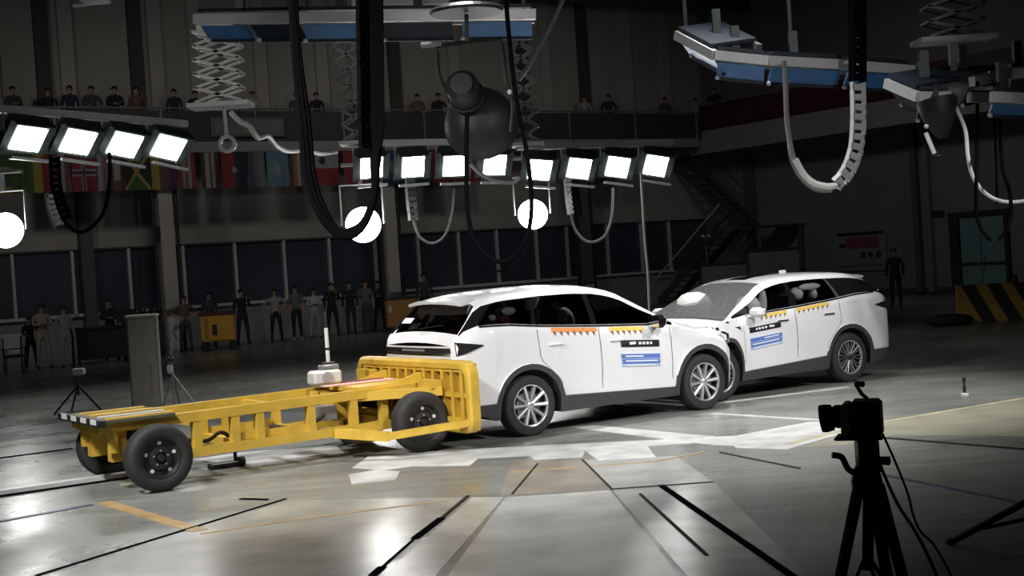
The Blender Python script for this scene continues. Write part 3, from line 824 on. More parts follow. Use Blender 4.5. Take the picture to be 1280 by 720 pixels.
def def1(p):
    if p.x < 2.5: return p
    s = sstep(-.60, -.40, p.y) ; k = (p.x - 2.5)
    x = p.x - s * k * .64 - (1 - s) * max(0, p.x - 3.1) * .62
    z = p.z + (s * .05 + .012) * math.sin(k * 11 + p.y * 4) * sstep(.85, 1.0, p.z) * sstep(0, .2, k)
    y = p.y - .012 * sstep(.5, 1.0, k) * (1 - s)
    return V((x, y, z))
def def2(p):
    st = 1.95 + .47 * sstep(.92, 1.10, p.z)
    if p.x < st: return p
    s = sstep(-.55, -.35, p.y); k = p.x - st
    x = p.x - s * k * .5
    z = p.z + s * .06 * math.sin(k * 9 + p.y * 5 + .8) * sstep(.8, 1.0, p.z) * sstep(0, .25, k)
    return V((x, p.y, z))
car1, o1 = build_car('white_suv', 'white crossover car at the front with its tail against the yellow trolley', CAR_O, TH, 1, def1, -1)
LAT2 = .52
c2 = trk(5.971, LAT2)
car2, o2 = build_car('white_suv', 'white crossover car farther back facing left, white mirror, nose crushed into the other car', c2, TH + math.pi, 2, def2, 1)
# deployed airbags seen through the glass
def bag(name, car, loc, sc):
    b = MB().sph((0, 0, 0), 1, 14, 9); 
    b.v = [V((p.x * sc[0], p.y * sc[1], p.z * sc[2])) * (1 + .06 * math.sin(7 * p.x + 5 * p.z)) for p in b.v]
    o = b.build(name, airbag, car, smooth=True); o.location = loc; return o
bag('driver_airbag', car2, (1.45, .38, 1.20), (.12, .26, .24)); bag('passenger_airbag', car2, (1.80, -.36, 1.30), (.20, .34, .24))
bag('curtain_airbag', car2, (.42, .60, 1.50), (.22, .04, .06)); bag('headrest_cover', car2, (.62, .52, 1.40), (.10, .10, .11)); bag('headrest_cover', car2, (.32, .55, 1.38), (.05, .08, .09)); bag('side_airbag', car2, (1.36, .60, 1.34), (.05, .06, .20))
bag('curtain_airbag', car1, (-.02, -.58, 1.47), (.10, .03, .05)); bag('curtain_airbag', car1, (-.28, -.62, 1.41), (.05, .03, .04))
bag('driver_airbag', car1, (1.45, .38, 1.20), (.12, .24, .22))
MB().slab([(-.86, .30, 1.39), (-.86, .52, 1.39), (-.80, .52, 1.45), (-.80, .30, 1.45)], (-.003, 0, .002)).build('window_sticker', st_white, car1)
# the second car is the lower model: everything above the waist sits lower
def lower(o):
    for ch in kids(o):
        if ch.type == 'MESH' and ch.name.split('.')[0] not in ('wheel',) and ch.location.length < 1e-6:
            for v in ch.data.vertices:
                if v.co.z > .8: v.co.z = .8 + (v.co.z - .8) * .875
            ch.data.update(); lower(ch)
        elif ch.location.z > .8: ch.location.z = .8 + (ch.location.z - .8) * .875; ch.scale = (1, 1, .875)
lower(car2)
# open white charge flap standing out at the tail of the second car
MB().rbox((-1.02, .50, 1.20), (.02, .20, .16), .006).build('open_flap', paint, car2)
# ------------------------------------------------------------------ yellow impact trolley (same axis as the first car)
cart = thing('impact_trolley', 'yellow steel impact trolley with black tyres pushed against the rear of a white car', 'trolley', trk(-1.4, 0), TH)
X0 = -1.4
def cb(): return MB()
def cbuild(b, name, m, smooth=False, parent=None):
    o = b.build(name, m, parent or cart, off=(X0, 0, 0), smooth=smooth); return o
RY = .46
for s in (-1, 1):
    cbuild(cb().bar((-4.92, s * RY, .66), (-1.15, s * RY, .70), .10, .10), 'top_rail', yellow_paint)
    cbuild(cb().bar((-4.1, s * RY, .30), (-1.2, s * RY, .32), .10, .10), 'bottom_rail', yellow_paint)
    for x in (-3.92, -3.50, -3.22, -2.62, -2.10, -1.72):
        cbuild(cb().bar((x, s * RY, .33), (x, s * RY, .66), .09, .09), 'post', yellow_paint)
    cbuild(cb().bar((-3.50, s * RY, .40), (-2.62, s * RY, .40), .02, .08), 'web_plate', yellow_paint)
    cbuild(cb().bar((-4.80, s * RY, .40), (-4.80, s * RY, .62), .08, .08), 'post', yellow_paint)
for x, z in ((-4.85, .63), (-3.9, .60), (-3.5, .34), (-3.0, .66), (-2.62, .34), (-2.1, .66), (-1.5, .66), (-1.5, .32)):
    cbuild(cb().bar((x, -RY, z), (x, RY, z), .08, .08), 'cross_member', yellow_paint)
# rear deck plate with striped edge, axle boxes
cbuild(cb().box((-4.55, 0.05, .725), (.75, 1.25, .03)), 'rear_deck', mat('deck_steel', (.10, .09, .06), .5, .2, .3, 4))
for y0, w0 in ((-.45, .10), (-.18, .05), (.12, .16), (.46, .10)): cbuild(cb().box((-4.5, y0, .747), (.7, w0, .014)), 'deck_strip', yellow_paint if w0 != .05 else white_steel)
ed = cbuild(cb().box((-4.94, .1, .715), (.05, 1.5, .07)), 'deck_edge', black_paint)
for k in range(4): cbuild(cb().box((-4.968, -.42 + .34 * k, .725), (.012, .17, .05)), 'edge_mark', white_steel, parent=ed)
cbuild(cb().box((-4.47, 0, .36), (.12, 1.44, .12)), 'rear_axle', yellow_paint)
cbuild(cb().box((-1.45, 0, .36), (.12, 1.44, .12)), 'front_axle', yellow_paint)
for s in (-1, 1):
    cbuild(cb().box((-4.72, s * .34, .46), (.16, .14, .32)), 'axle_box', yellow_paint)
    cbuild(cb().box((-4.30, s * .38, .50), (.10, .10, .30)), 'axle_bracket', black_paint)
# front carriage: deck, gussets, impact face of plates with ribs
cbuild(cb().box((-1.60, .0, .74), (.85, .9, .05)), 'front_deck', yellow_paint)
cbuild(cb().bar((-2.2, -.30, .66), (-1.16, -.85, .66), .12, .10), 'gusset_beam', yellow_paint)
cbuild(cb().bar((-2.2, .30, .66), (-1.16, .85, .66), .12, .10), 'gusset_beam', yellow_paint)
cbuild(cb().bar((-1.98, -.98, .245), (-1.14, -1.36, .325), .10, .075), 'strut', yellow_paint)
cbuild(cb().bar((-2.35, -.52, .30), (-1.95, -.99, .245), .10, .10), 'strut', yellow_paint)
cbuild(cb().bar((-1.85, .40, .28), (-1.16, 1.02, .36), .10, .10), 'strut', yellow_paint)
cbuild(cb().box((-2.0, .08, .52), (.30, .34, .26)), 'brake_unit', yellow_paint)
cbuild(cb().box((-1.95, -.30, .56), (.05, .1, .14)), 'control_box', black_plastic)
FXc, YA, YB, ZB, ZT = -1.10, -1.46, 1.20, .20, 1.00
def rring(ins, x):
    r = .16 - ins * .5; out = []
    for cy, cz, a0 in ((YB - ins - r, ZT - ins - r, 0), (YA + ins + r, ZT - ins - r, 90), (YA + ins + r, ZB + ins + r, 180), (YB - ins - r, ZB + ins + r, 270)):
        for k in range(6):
            a = math.radians(a0 + 18 * k); out.append(V((x, cy + r * math.cos(a), cz + r * math.sin(a))))
    return out
b = cb(); rings = [rring(0, FXc + .05), rring(0, FXc - .05), rring(.03, FXc - .075), rring(.085, FXc - .075), rring(.10, FXc - .05), rring(.10, FXc + .05)]
n = len(rings[0]); b.add([p for r in rings for p in r], [(i * n + j, i * n + (j + 1) % n, ((i + 1) % 6) * n + (j + 1) % n, ((i + 1) % 6) * n + j) for i in range(6) for j in range(n)])
cbuild(b, 'face_frame', yellow_paint, True)
cbuild(cb().box((FXc + .045, (YA + YB) / 2, .60), (.03, YB - YA - .08, .74)), 'face_plate', yellow_paint)
for z in (.90, .62, .34): cbuild(cb().box((FXc - .01, (YA + YB) / 2, z), (.07, YB - YA - .18, .055)), 'face_rail', yellow_paint)
nr = 12
for k in range(nr):
    y = YA + .2 + (YB - YA - .4) * k / (nr - 1)
    cbuild(cb().box((FXc - .005, y, .60), (.10, .06, .72)), 'face_rib', yellow_paint)
for k in range(nr - 1):
    if k in (1, 2, 7, 8):
        y = YA + .2 + (YB - YA - .4) * (k + .5) / (nr - 1); cbuild(cb().box((FXc + .026, y, .865), (.012, .07, .05)), 'slot_shade', black_paint)  # black blocks paint the shade between the upper ribs
cbuild(cb().slab([(-1.16, -.42, .765), (-1.55, -.42, .765), (-1.16, -.42, .86)], (0, .05, 0)), 'gusset_plate', yellow_paint)
cbuild(cb().slab([(-1.16, .42, .765), (-1.55, .42, .765), (-1.16, .42, .86)], (0, .05, 0)), 'gusset_plate', yellow_paint)
cbuild(cb().box((-1.24, -.72, .74), (.14, .30, .09)), 'face_bracket', yellow_paint); cbuild(cb().box((-1.24, .80, .80), (.10, .35, .12)), 'face_bracket', yellow_paint)
# red-and-white tape, hose, hanging pan
cbuild(cb().box((-1.75, .05, .776), (.9, .13, .012)), 'marking_tape', mat('tape_pink', (.80, .45, .42), .6))
cbuild(cb().box((-1.75, .28, .776), (.9, .06, .012)), 'marking_tape', mat('tape_dark_red', (.25, .04, .05), .6))
cbuild(cb().tube(spline([(-2.95, -.1, .42), (-2.7, -.2, .38), (-2.5, -.3, .43), (-2.3, -.2, .5), (-2.15, -.1, .45)]), .025, 6), 'hose', black_rubber, True)
cbuild(cb().box((-2.3, -.15, .50), (.22, .2, .16)), 'pump', grey_steel)
cbuild(cb().tube(spline([(-3.95, -.2, .40), (-3.75, -.3, .38), (-3.6, -.3, .45), (-3.45, -.2, .38)]), .022, 6), 'hose', black_rubber, True)
b = cb(); b.add([(-2.2, -.5, .27), (-1.75, -.5, .27), (-1.75, -.1, .27), (-2.2, -.1, .27), (-2.1, -.44, .14), (-1.85, -.44, .14), (-1.85, -.16, .14), (-2.1, -.16, .14)], [(0, 1, 2, 3), (7, 6, 5, 4), (0, 4, 5, 1), (1, 5, 6, 2), (2, 6, 7, 3), (3, 7, 4, 0)])
cbuild(b, 'ballast_pan', mat('ballast_brown', (.05, .03, .02), .6))
steel_rim = mat('steel_rim_dark', (.030, .028, .028), .45, .4, .15)
def cart_wheel(x, y, s):
    ax = V((0, s, 0))
    prof = [(.20, -.09), (.22, -.105), (.27, -.112), (.31, -.104), (.332, -.08), (.338, -.04), (.338, .04), (.332, .08), (.31, .104), (.27, .112), (.22, .105), (.20, .09)]
    t = MB().lathe(prof, (0, 0, 0), ax, 40, caps=False).build('wheel', tyre_m, cart, smooth=True); t.location = (x - X0, y, .338)
    MB().lathe([(.20, -.09), (.185, -.02), (.185, .06), (.205, .098), (.196, .10), (.175, .06), (.13, .055), (.115, .075), (.06, .085), (.055, .06), (.0, .06)], (0, 0, 0), ax, 36, caps=False).build('rim', steel_rim, t, smooth=True)
    MB().lathe([(.0, .10), (.035, .098), (.045, .07)], (0, 0, 0), ax, 14, caps=False).build('hub', black_paint, t, smooth=True)
    for k in range(5):
        a = 2 * math.pi * k / 5; MB().lathe([(.0, .098), (.012, .096), (.012, .07)], (.075 * math.sin(a), 0, .075 * math.cos(a)), ax, 6, caps=False).build('wheel_nut', grey_steel, t)
    for k in range(10):
        a = 2 * math.pi * k / 10
        MB().lathe([(.0, .066), (.02, .065), (.02, .05)], (.152 * math.sin(a), 0, .152 * math.cos(a)), ax, 10, caps=False).build('vent_or_glint', black_paint if k % 2 else white_steel, t)  # white discs are painted glints, the black ones are vent holes
for x in (-4.46, -1.44):
    for s in (-1, 1): cart_wheel(x, s * .80, s)
# things standing on the trolley
t_ = thing('camera_box', 'off-white camera housing lying on the yellow trolley frame', 'box', trk(-2.05, .30, .775), TH)
MB().rbox((0, 0, .085), (.36, .22, .17), .03).build('housing', mat('box_white', (.55, .55, .52), .5, 0, .08), t_, smooth=True)
MB().rbox((0.06, 0, .20), (.22, .14, .06), .015).build('top_unit', grey_steel, t_, smooth=True)
MB().lathe([(.06, 0), (.065, .02), (.04, .025), (0, .02)], (-.02, -.11, .09), (0, -1, 0), 16, caps=False).build('lens_port', mat('box_grey', (.3, .3, .3), .4), t_, smooth=True)
t_ = thing('marker_pole', 'thin white target pole with black joints rising from the trolley box', 'pole', trk(-1.97, .34, 1.006), TH)
for k, (z0, z1, m) in enumerate(((0, .16, white_steel), (.16, .19, black_paint), (.19, .42, white_steel), (.42, .60, black_paint))):
    MB().tube([(0, 0, z0), (0, 0, z1)], .024 if m is white_steel else .018, 10).build('pole_section', m, t_, smooth=True)
MB().rbox((0, 0, .01), (.12, .12, .03), .008).build('foot_plate', black_plastic, t_)
# small device on the floor under the trolley
t_ = thing('floor_sensor', 'small black sensor lying on the floor under the trolley', 'sensor', ground(280, 585), TH)
MB().rbox((0, 0, .035), (.34, .12, .06), .01).build('base', black_plastic, t_)
MB().tube([(.14, 0, .06), (.14, 0, .16)], .022).build('post', black_plastic, t_)
MB().lathe([(.05, -.04), (.05, .04)], (.2, 0, .05), (1, 0, 0), 12).build('lens', black_rubber, t_)
t_ = thing('floor_post', 'short black marker post on a white base right of the cars', 'post', ground(1206, 494), 0)
MB().tube([(0, 0, .02), (0, 0, .1), (0, 0, .14), (0, 0, .2)], [.018, .02, .012, .024], 10).build('post', black_plastic, t_, smooth=True)
MB().lathe([(.05, 0), (.05, .02), (.02, .03)], (0, 0, 0), (0, 0, 1), 14).build('base', white_steel, t_)
MB().sph((0, 0, .21), .026).build('top_knob', black_plastic, t_, smooth=True)
# ------------------------------------------------------------------ lamps and rigs hanging over the hall
housing = mat('floodlight_housing', (.05, .07, .065), .45, .2, .1)
rail_white = mat('rig_rail_white', (.55, .56, .57), .4, 0, .05)
led_blue = mat('rig_panel_blue', (.05, .15, .34), .35, .1, .25, 2)
led_dark = mat('rig_panel_dark', (.012, .02, .034), .6, .1, .2, 2)
def flood_bar(label, p0, p1, n, aim, group=None, legs=True):
    """beam between two points with n floodlights below it, each tilted towards the impact area"""
    p0, p1 = V(p0), V(p1); mid = (p0 + p1) / 2
    t_ = thing('floodlight_bar', label, 'light', p0)
    MB().bar(p0, p1, .16, .13).build('beam', rail_white, t_, off=p0)
    d = (p1 - p0); L_ = d.length; d.normalize()
    sp = L_ / n
    for i in range(n):
        c = p0 + d * (sp * (i + .52)) + V((0, 0, -.44))
        to = (V(aim) + V((0, 0, -9)) - c); to.z *= 1.0
        yv = to.normalized(); f_ = (yv * .86 + V((c - CAM).normalized()) * -.14).normalized()
        x = d - f_ * d.dot(f_); x.normalize(); z = x.cross(f_); z = -z if z.z < 0 else z
        R = Matrix((x, f_, z)).transposed()
        w, h, dp = sp * .72, .66, .22
        b = MB().box((0, -.06, 0), (w, dp, h), R=Matrix.Identity(3))
        b.bar((-w / 2, .06, h / 2), (-w / 2, .06, -h / 2), .04, .14); b.bar((w / 2, .06, h / 2), (w / 2, .06, -h / 2), .04, .14)
        b.bar((-w / 2, .09, h / 2), (w / 2, .09, h / 2), .16, .03)
        for k in range(5): b.box((-w * .36 + w * .18 * k, -.21, 0), (.02, .1, h * .8))
        fl_ = MB().add([R @ p + c for p in b.v], b.f).build('floodlight', housing, t_, off=p0)
        l = MB().box((0.02, .065, -.02), (w * .74, .02, h * .74), R=Matrix.Identity(3))
        MB().add([R @ p + c for p in l.v], l.f).build('lens', lamp_white, fl_, off=p0)
        tr = MB(); tr.tube([c + x * (-w * .55), c + x * (-w * .55) + V((0, 0, .36)), c + x * (w * .55) + V((0, 0, .36)), c + x * (w * .55)], .028, 6)
        tr.build('yoke', rail_white, fl_, off=p0)
        bt = MB().sph(c + x * .02 + V((0, 0, .33)) + f_ * .1, .05, 8, 6); bt.build('bolt', rail_white, fl_, off=p0)
        tr = MB(); q = c - V((0, 0, .36)) + f_ * .1; tr.bar(q - x * w * .5, q + x * w * .5, .10, .05); tr.build('lower_bracket', rail_white, fl_, off=p0)
    return t_
AIM = (1.5, 17, .5)
flood_bar('bar of four floodlights at the left edge above the flags', at(-4, 136, 24), at(232, 155, 27.5), 4, AIM)
flood_bar('middle bar of floodlights behind the round dark lamp', at(434, 180, 28), at(640, 176, 28.6), 4, AIM)
flood_bar('right bar of four floodlights ending below the stairs', at(646, 184, 29), at(840, 178, 30), 4, AIM)

def lattice(label, top, bot, w, n, m=None, dd=.4):
    """pantograph hanger: crossing bars on two sides between a carriage above and a plate below"""
    top, bot = V(top), V(bot); m = m or grey_steel
    t_ = thing('pantograph_hanger', label, 'hanger', bot)
    for s in (-1, 1):
        for i in range(n):
            z0 = bot.z + (top.z - bot.z) * i / n; z1 = bot.z + (top.z - bot.z) * (i + 1) / n
            x0 = bot.x + (top.x - bot.x) * i / n; y0 = bot.y + s * dd / 2
            for a in (-1, 1):
                MB().bar((x0 + a * w / 2, y0, z0), (x0 - a * w / 2, y0, z1), .035, .045).build('cross_arm', m, t_, off=bot)
    for i in range(n + 1):
        z0 = bot.z + (top.z - bot.z) * i / n; x0 = bot.x + (top.x - bot.x) * i / n
        for a in (-1, 1):
            MB().bar((x0 + a * w / 2, bot.y - dd / 2, z0), (x0 + a * w / 2, bot.y + dd / 2, z0), .03).build('tie_rod', m, t_, off=bot)
    MB().box(bot + V((0, 0, -.05)), (w * 1.35, dd * 1.5, .07)).build('base_plate', rail_white, t_, off=bot)
    MB().box(top + V((0, 0, .05)), (w * .8, dd * 1.2, .07)).build('carriage', m, t_, off=bot)
    return t_
pan_m = mat('pantograph_steel', (.66, .66, .64), .4, 0, .1)
p = lattice('folded scissor hanger with pale plate at upper left above the flags', at(272, 40, 22), at(276, 128, 22), .72, 5, pan_m)
hk = MB(); a = at(280, 133, 22); c = at(284, 180, 22); hk.tube([a, a.lerp(c, .75)], .03, 6); hk.build('hook_rope', rail_white, p, off=p.location)
ring = [c + V((.12 * math.cos(x), 0, .12 * math.sin(x))) for x in [2 * math.pi * k / 14 for k in range(14)]]
MB().tube(ring, .035, 6, closed=True).build('hook', rail_white, p, off=p.location)
p = lattice('scissor hanger at the top right above the dark cone lamp', at(1190, -30, 21), at(1192, 46, 21), .86, 4, grey_steel)
MB().bar(at(1190, 50, 21), at(1193, 135, 21), .10, .10).build('drop_post', grey_steel, p, off=p.location)
lattice('tall dark lattice hanger carrying the middle floodlight bar', at(430, 40, 28), at(446, 176, 28), .50, 7, grey_steel)
lattice('tall dark lattice hanger carrying the right floodlight bar', at(648, 45, 29), at(660, 178, 29), .50, 7, grey_steel)

def globe(label, c, r, top, lit=True):
    """round reflector lamp in a yoke"""
    c = V(c); t_ = thing('globe_lamp', label, 'lamp', c)
    f_ = (V(AIM) - c); f_.z = min(f_.z, -.5); f_.normalize(); f_ = (f_ + (CAM - c).normalized()).normalized()
    if not lit: f_ = -f_
    pr = [(math.sin(math.pi * i / 20) * r * (1 if i < 10 else .96), -math.cos(math.pi * i / 20) * r * .9) for i in range(11)]
    MB().lathe(pr + [(r * .98, .02)], c - V((0, 0, 0)), f_, 32, caps=False).build('reflector', housing if lit else black_plastic, t_, off=c, smooth=True)
    if lit: MB().lathe([(r * .97, 0), (r * .93, r * .12), (r * .7, r * .32), (r * .35, r * .42), (0, r * .45)], c, f_, 32, caps=False).build('lens', globe_white, t_, off=c, smooth=True)
    return t_, f_
for lab, (u, v, Y), r in (('round white ball lamp cut by the left edge of the picture', (7, 288, 27), .355), ('round white ball lamp hanging under the middle floodlight bar', (454, 281, 29), .385), ('round white ball lamp between the middle and right floodlight bars', (666, 268, 31), .345)):
    c = at(u, v, Y); t_, f_ = globe(lab, c, r, None)
    k = r + .06; s = 1 if u > 100 else .9
    MB().tube([c + V((-k, 0, 0)), c + V((-k, 0, .85 * s)), c + V((k, 0, .85 * s)), c + V((k, 0, 0))], .028, 6).build('yoke', rail_white, t_, off=c)
    MB().bar(c + V((0, 0, .85 * s)), c + V((0, 0, 1.25 * s)), .08, .08).build('hanger_post', rail_white, t_, off=c)
    MB().box(c + V((0, 0, 1.27 * s)), (.75, .3, .06)).build('hanger_plate', rail_white, t_, off=c)
# nearer lamp seen from behind: dark drum in a wide yoke
c = at(601, 152, 16.5); t_ = thing('globe_lamp', 'big round unlit black lamp seen from behind in a wide yoke', 'lamp', c)
f_ = (V((.1, .93, -.28))).normalized()
drum = mat('lamp_back_dark', (.018, .017, .016), .5, .0, .15, spec=.2)
R_ = .44
MB().lathe([(0, -.30), (.18, -.29), (.33, -.20), (.42, -.07), (R_, .06), (R_ + .02, .08), (R_, .10), (.40, .1), (.0, -.1)], c, f_, 40, caps=False).build('reflector', drum, t_, off=c, smooth=True)
c2_ = c - f_ * .30 + V((-.12, 0, .20))
MB().lathe([(0, -.36), (.13, -.36), (.19, -.30), (.20, .0), (.17, .1)], c2_, f_, 28, caps=False).build('motor_housing', black_plastic, t_, off=c, smooth=True)
MB().lathe([(.205, -.04), (.225, -.02), (.225, .02), (.205, .04)], c2_, f_, 28, caps=False).build('clamp_ring', black_paint, t_, off=c)
ya = [at(566, 128, 16.3), at(549, 95, 16.3), at(546, 58, 16.3), at(585, 52, 16.3), at(627, 48, 16.3), at(632, 95, 16.3), at(640, 130, 16.3), at(638, 165, 16.3)]
MB().tube(spline(ya[:3], 4) + [ya[3]] + spline(ya[4:], 4), .024, 8).build('yoke', drum, t_, off=c, smooth=True)
MB().tube([at(526, 57, 16.3), at(552, 55, 16.3)], .035, 8).build('yoke_handle', grey_steel, t_, off=c)
MB().bar(at(584, 52, 16.3), at(583, 18, 16.3), .05, .05).build('hanger_post', black_paint, t_, off=c)
MB().lathe([(.0, 0), (.42, 0), (.44, .03), (.40, .07), (.12, .10), (0, .10)], at(583, 17, 16.3), (0, 0, 1), 28, caps=False).build('hanger_plate', black_plastic, t_, off=c)
MB().sph(at(637, 115, 16.2), .03).build('bolt', rail_white, t_, off=c)

# blue-panelled light rigs seen from below
def rig(label, pts, drop, panels, depth=.9, m=led_blue):
    """white front rail through pts with blue lamp panels hanging behind and below it"""
    pts = [V(p) for p in pts]; t_ = thing('light_rig', label, 'light rig', pts[0]); o = pts[0]
    for a, b in zip(pts[:-1], pts[1:]):
        MB().bar(a, b, .10, .14).build('front_rail', rail_white, t_, off=o)
        d = (b - a); L_ = d.length; d.normalize(); n = max(1, int(round(L_ / 1.0)))
        back = V((-d.y, d.x, 0)); back = back if back.y > 0 else -back
        MB().bar(a + back * depth + V((0, 0, .1)), b + back * depth + V((0, 0, .1)), .10, .14).build('rear_rail', grey_steel, t_, off=o)
        for i in range(n):
            q0 = a + d * (L_ * (i + .06) / n); q1 = a + d * (L_ * (i + .94) / n)
            dn = V((0, 0, -drop)); bk = back * .18
            P0, P1 = q0 + V((0, 0, -.09)) + bk * .2, q1 + V((0, 0, -.09)) + bk * .2
            pn = MB().slab([P0, P1, P1 + dn + bk, P0 + dn + bk], back * .06).build('lamp_panel', panels[i % len(panels)], t_, off=o)
            MB().bar(P0 + dn + bk, P1 + dn + bk, .05, .04).build('panel_edge', led_dark, pn, off=o)
            MB().sph(P0 + dn + bk + V((0, -.05, 0)), .035, 8, 6).build('bolt', rail_white, pn, off=o)
            MB().slab([q0 + V((0, 0, .1)), q1 + V((0, 0, .1)), q1 + back * depth + V((0, 0, .2)), q0 + back * depth + V((0, 0, .2))], V((0, 0, .05))).build('top_panel', led_dark, t_, off=o)
            h_ = MB().bar(q0.lerp(q1, .5) + back * depth * .5 + V((0, 0, .15)), q0.lerp(q1, .5) + back * depth * .5 + V((0, 0, .55)), .12, .12); h_.build('junction_box', housing, t_, off=o)
    return t_
Yr = 19.0
rig('blue panelled light rig with white rail at the top left of centre', [at(244, 24, Yr + 1), at(372, 22, Yr), at(670, 18, Yr)], .20, [led_blue, led_dark, led_blue])
rig('upper blue light rig cut by the top edge of the picture', [at(440, 2, Yr + 1.5), at(560, -1, Yr + 1.5)], .16, [led_blue])
rig('hexagonal blue light rig with white front rail at upper right', [at(846, 44, 21.5), at(893, 69, 20.6), at(960, 76, 20.6), at(1058, 81, 20.9), at(1142, 88, 21.3)], .22, [led_blue, led_dark])
rig('blue light rig behind the dark cone lamp', [at(1108, 104, 19.8), at(1148, 121, 19.2), at(1186, 121, 19.2)], .22, [led_dark, led_blue])
rig('blue light rig cut by the right edge of the picture', [at(1238, 121, 18.6), at(1300, 124, 18.6)], .14, [led_blue])
rig('upper blue light rig at the far right', [at(1215, 102, 20.5), at(1262, 92, 21.5), at(1310, 88, 21.5)], .25, [led_dark, led_blue])
# rig hanging rods up to the ceiling
for lab, u, v, Y in (('thin rod holding the left blue rig, left of the two', 385, 20, 19.3), ('thin rod holding the left blue rig, right of the two', 655, 16, 19.3), ('thin rod holding the hexagonal rig at its left end', 858, 44, 21.8), ('thin rod holding the hexagonal rig by its middle', 990, 68, 21.4)):
    a = at(u, v, Y); solo('hanger_rod', MB().tube([a, V((a.x, a.y, HALL_H))], .03, 6), grey_steel, lab, 'rod', a)
# dark cone lamp at right with its white handle
c = at(1170, 126, 18.8); t_ = thing('cone_lamp', 'dark cone shaped lamp hanging below the right rig', 'lamp', c)
ax = V((.12, -.1, -1)).normalized()
MB().lathe([(.26, 0), (.27, .05), (.22, .28), (.12, .48), (.05, .55)], c + V((0, 0, .02)), ax, 24).build('shade', drum, t_, off=c, smooth=True)
MB().bar(c + V((0, 0, -.1)), at(1170, 108, 19.3), .07, .07).build('hanger_arm', black_paint, t_, off=c)
MB().bar(at(1157, 166, 18.6), at(1168, 192, 18.6), .04, .05).build('handle', rail_white, t_, off=c)
MB().sph(at(1158, 158, 18.6), .03).build('knob', rail_white, t_, off=c); MB().sph(at(1172, 195, 18.6), .04, 8, 6, (1.4, 1, .6)).build('handle_end', black_rubber, t_, off=c)

# drag chains and hanging cables
chain_blk = mat('chain_black', (.005, .005, .006), .9, 0, .1, spec=.0)
chain_wht = mat('chain_white', (.70, .70, .70), .45, 0, .05)
hole_m = mat('chain_hole', (.008, .008, .008), .6)
def chain(label, pts, w, th, m, link=None, name='drag_chain', holes=True):
    pts = [V(p) for p in pts]; C_ = spline(pts, 10)
    link = link or w * .55
    Ls = [0]
    for a, b in zip(C_[:-1], C_[1:]): Ls.append(Ls[-1] + (b - a).length)
    n = max(2, int(Ls[-1] / link)); o = C_[0]
    t_ = thing(name, label, 'cable chain', o)
    def pos(s):
        for i in range(len(C_) - 1):
            if s <= Ls[i + 1]: return C_[i].lerp(C_[i + 1], (s - Ls[i]) / max(1e-6, Ls[i + 1] - Ls[i]))
        return C_[-1]
    me = MB()
    L = Ls[-1] / n
    for s_ in (-1, 1): me.box((s_ * (w / 2 - .012), 0, 0), (.024, th, L * 1.02))
    for dy in (-1, 1): me.box((0, dy * (th / 2 - .008), 0), (w, .016, L * .62))
    mesh = me.mesh('link'); mesh.materials.append(m)
    for i in range(n):
        a, b = pos(i * L), pos((i + 1) * L); d = (b - a).normalized()
        x = V((1, 0, 0)) if abs(d.x) < .25 else d.cross(V((0, 1, 0))).normalized()
        # links swing in the plane of the loop, width across it
        x = V((0, 1, 0)) * .55 + V((1, 0, 0)) * .83
        x = (x - d * x.dot(d)).normalized(); y = d.cross(x)
        ob = bpy.data.objects.new('link', mesh); COL.objects.link(ob); ob.parent = t_
        Mx = Matrix((x, y, d)).transposed().to_4x4(); Mx.translation = (a + b) / 2 - o; ob.matrix_local = Mx
    return t_
def cable(label, pts, r, m, n=8, group=None, name='hanging_cable'):
    pts = [V(p) for p in pts]; return solo(name, MB().tube(spline(pts, n), r, 7), m, label, 'cable', pts[0], group, smooth=True, recalc=False)
cab_w = mat('cable_white', (.60, .60, .59), .5, 0, .05); cab_g = mat('cable_grey', (.20, .20, .20), .5, 0, .1)
Yc = 13.0
chain('big black cable chain hanging from the top edge left of the round dark lamp', [at(451, -40, Yc), at(453, 60, Yc), at(454, 150, Yc), at(456, 185, Yc)], .085, .08, chain_blk, .10)
solo('cable_bundle', MB().slab([at(459, -40, Yc), at(478, -40, Yc), at(479, 60, Yc), at(480, 150, Yc), at(476, 200, Yc), at(470, 232, Yc), at(463, 225, Yc), at(461, 150, Yc), at(460, 60, Yc)], V((0, .07, 0))), chain_blk, 'thick flat black cable bundle hanging right beside the big black chain', 'cable bundle', at(459, -40, Yc))
for k, (o_, r_) in enumerate(((0, .034), (5, .030), (10, .022))):
    cable(['outermost', 'middle', 'innermost'][k] + ' of the black cables looping under the big black chain', [at(362 + o_ * .6, -40, Yc), at(368 + o_ * .6, 60, Yc), at(376 + o_, 150, Yc), at(384 + o_, 225, Yc), at(402 + o_, 272, Yc), at(428, 296 - o_ * .8, Yc), at(452, 285 - o_ * .7, Yc), at(468 - o_ * .3, 245, Yc), at(472, 185, Yc)], r_, chain_blk)
cable('black cable loop hanging left of the round dark lamp, outer one', [at(632, -40, 15), at(634, 20, 15), at(645, 120, 15), at(660, 200, 15), at(664, 270, 15), at(650, 312, 15), at(625, 327, 15), at(600, 310, 15), at(585, 270, 15), at(583, 200, 15), at(584, 140, 15)], .026, chain_blk)
cable('black cable loop hanging left of the round dark lamp, thinner lower one', [at(664, 285, 15.2), at(650, 325, 15.2), at(622, 339, 15.2), at(600, 330, 15.2), at(588, 300, 15.2), at(584, 250, 15.2)], .013, chain_blk)
cable('thin pale cable running down from the top edge to the right lattice hanger', [at(712, -20, 26), at(690, 30, 26), at(665, 75, 26), at(648, 100, 26)], .045, cab_g)
cable('thin pale cord hanging from the right floodlight bar down behind the cars', [at(801, 215, 29), at(803, 250, 29), at(806, 300, 29), at(810, 345, 29), at(812, 395, 29), at(815, 436, 29)], .028, cab_w)
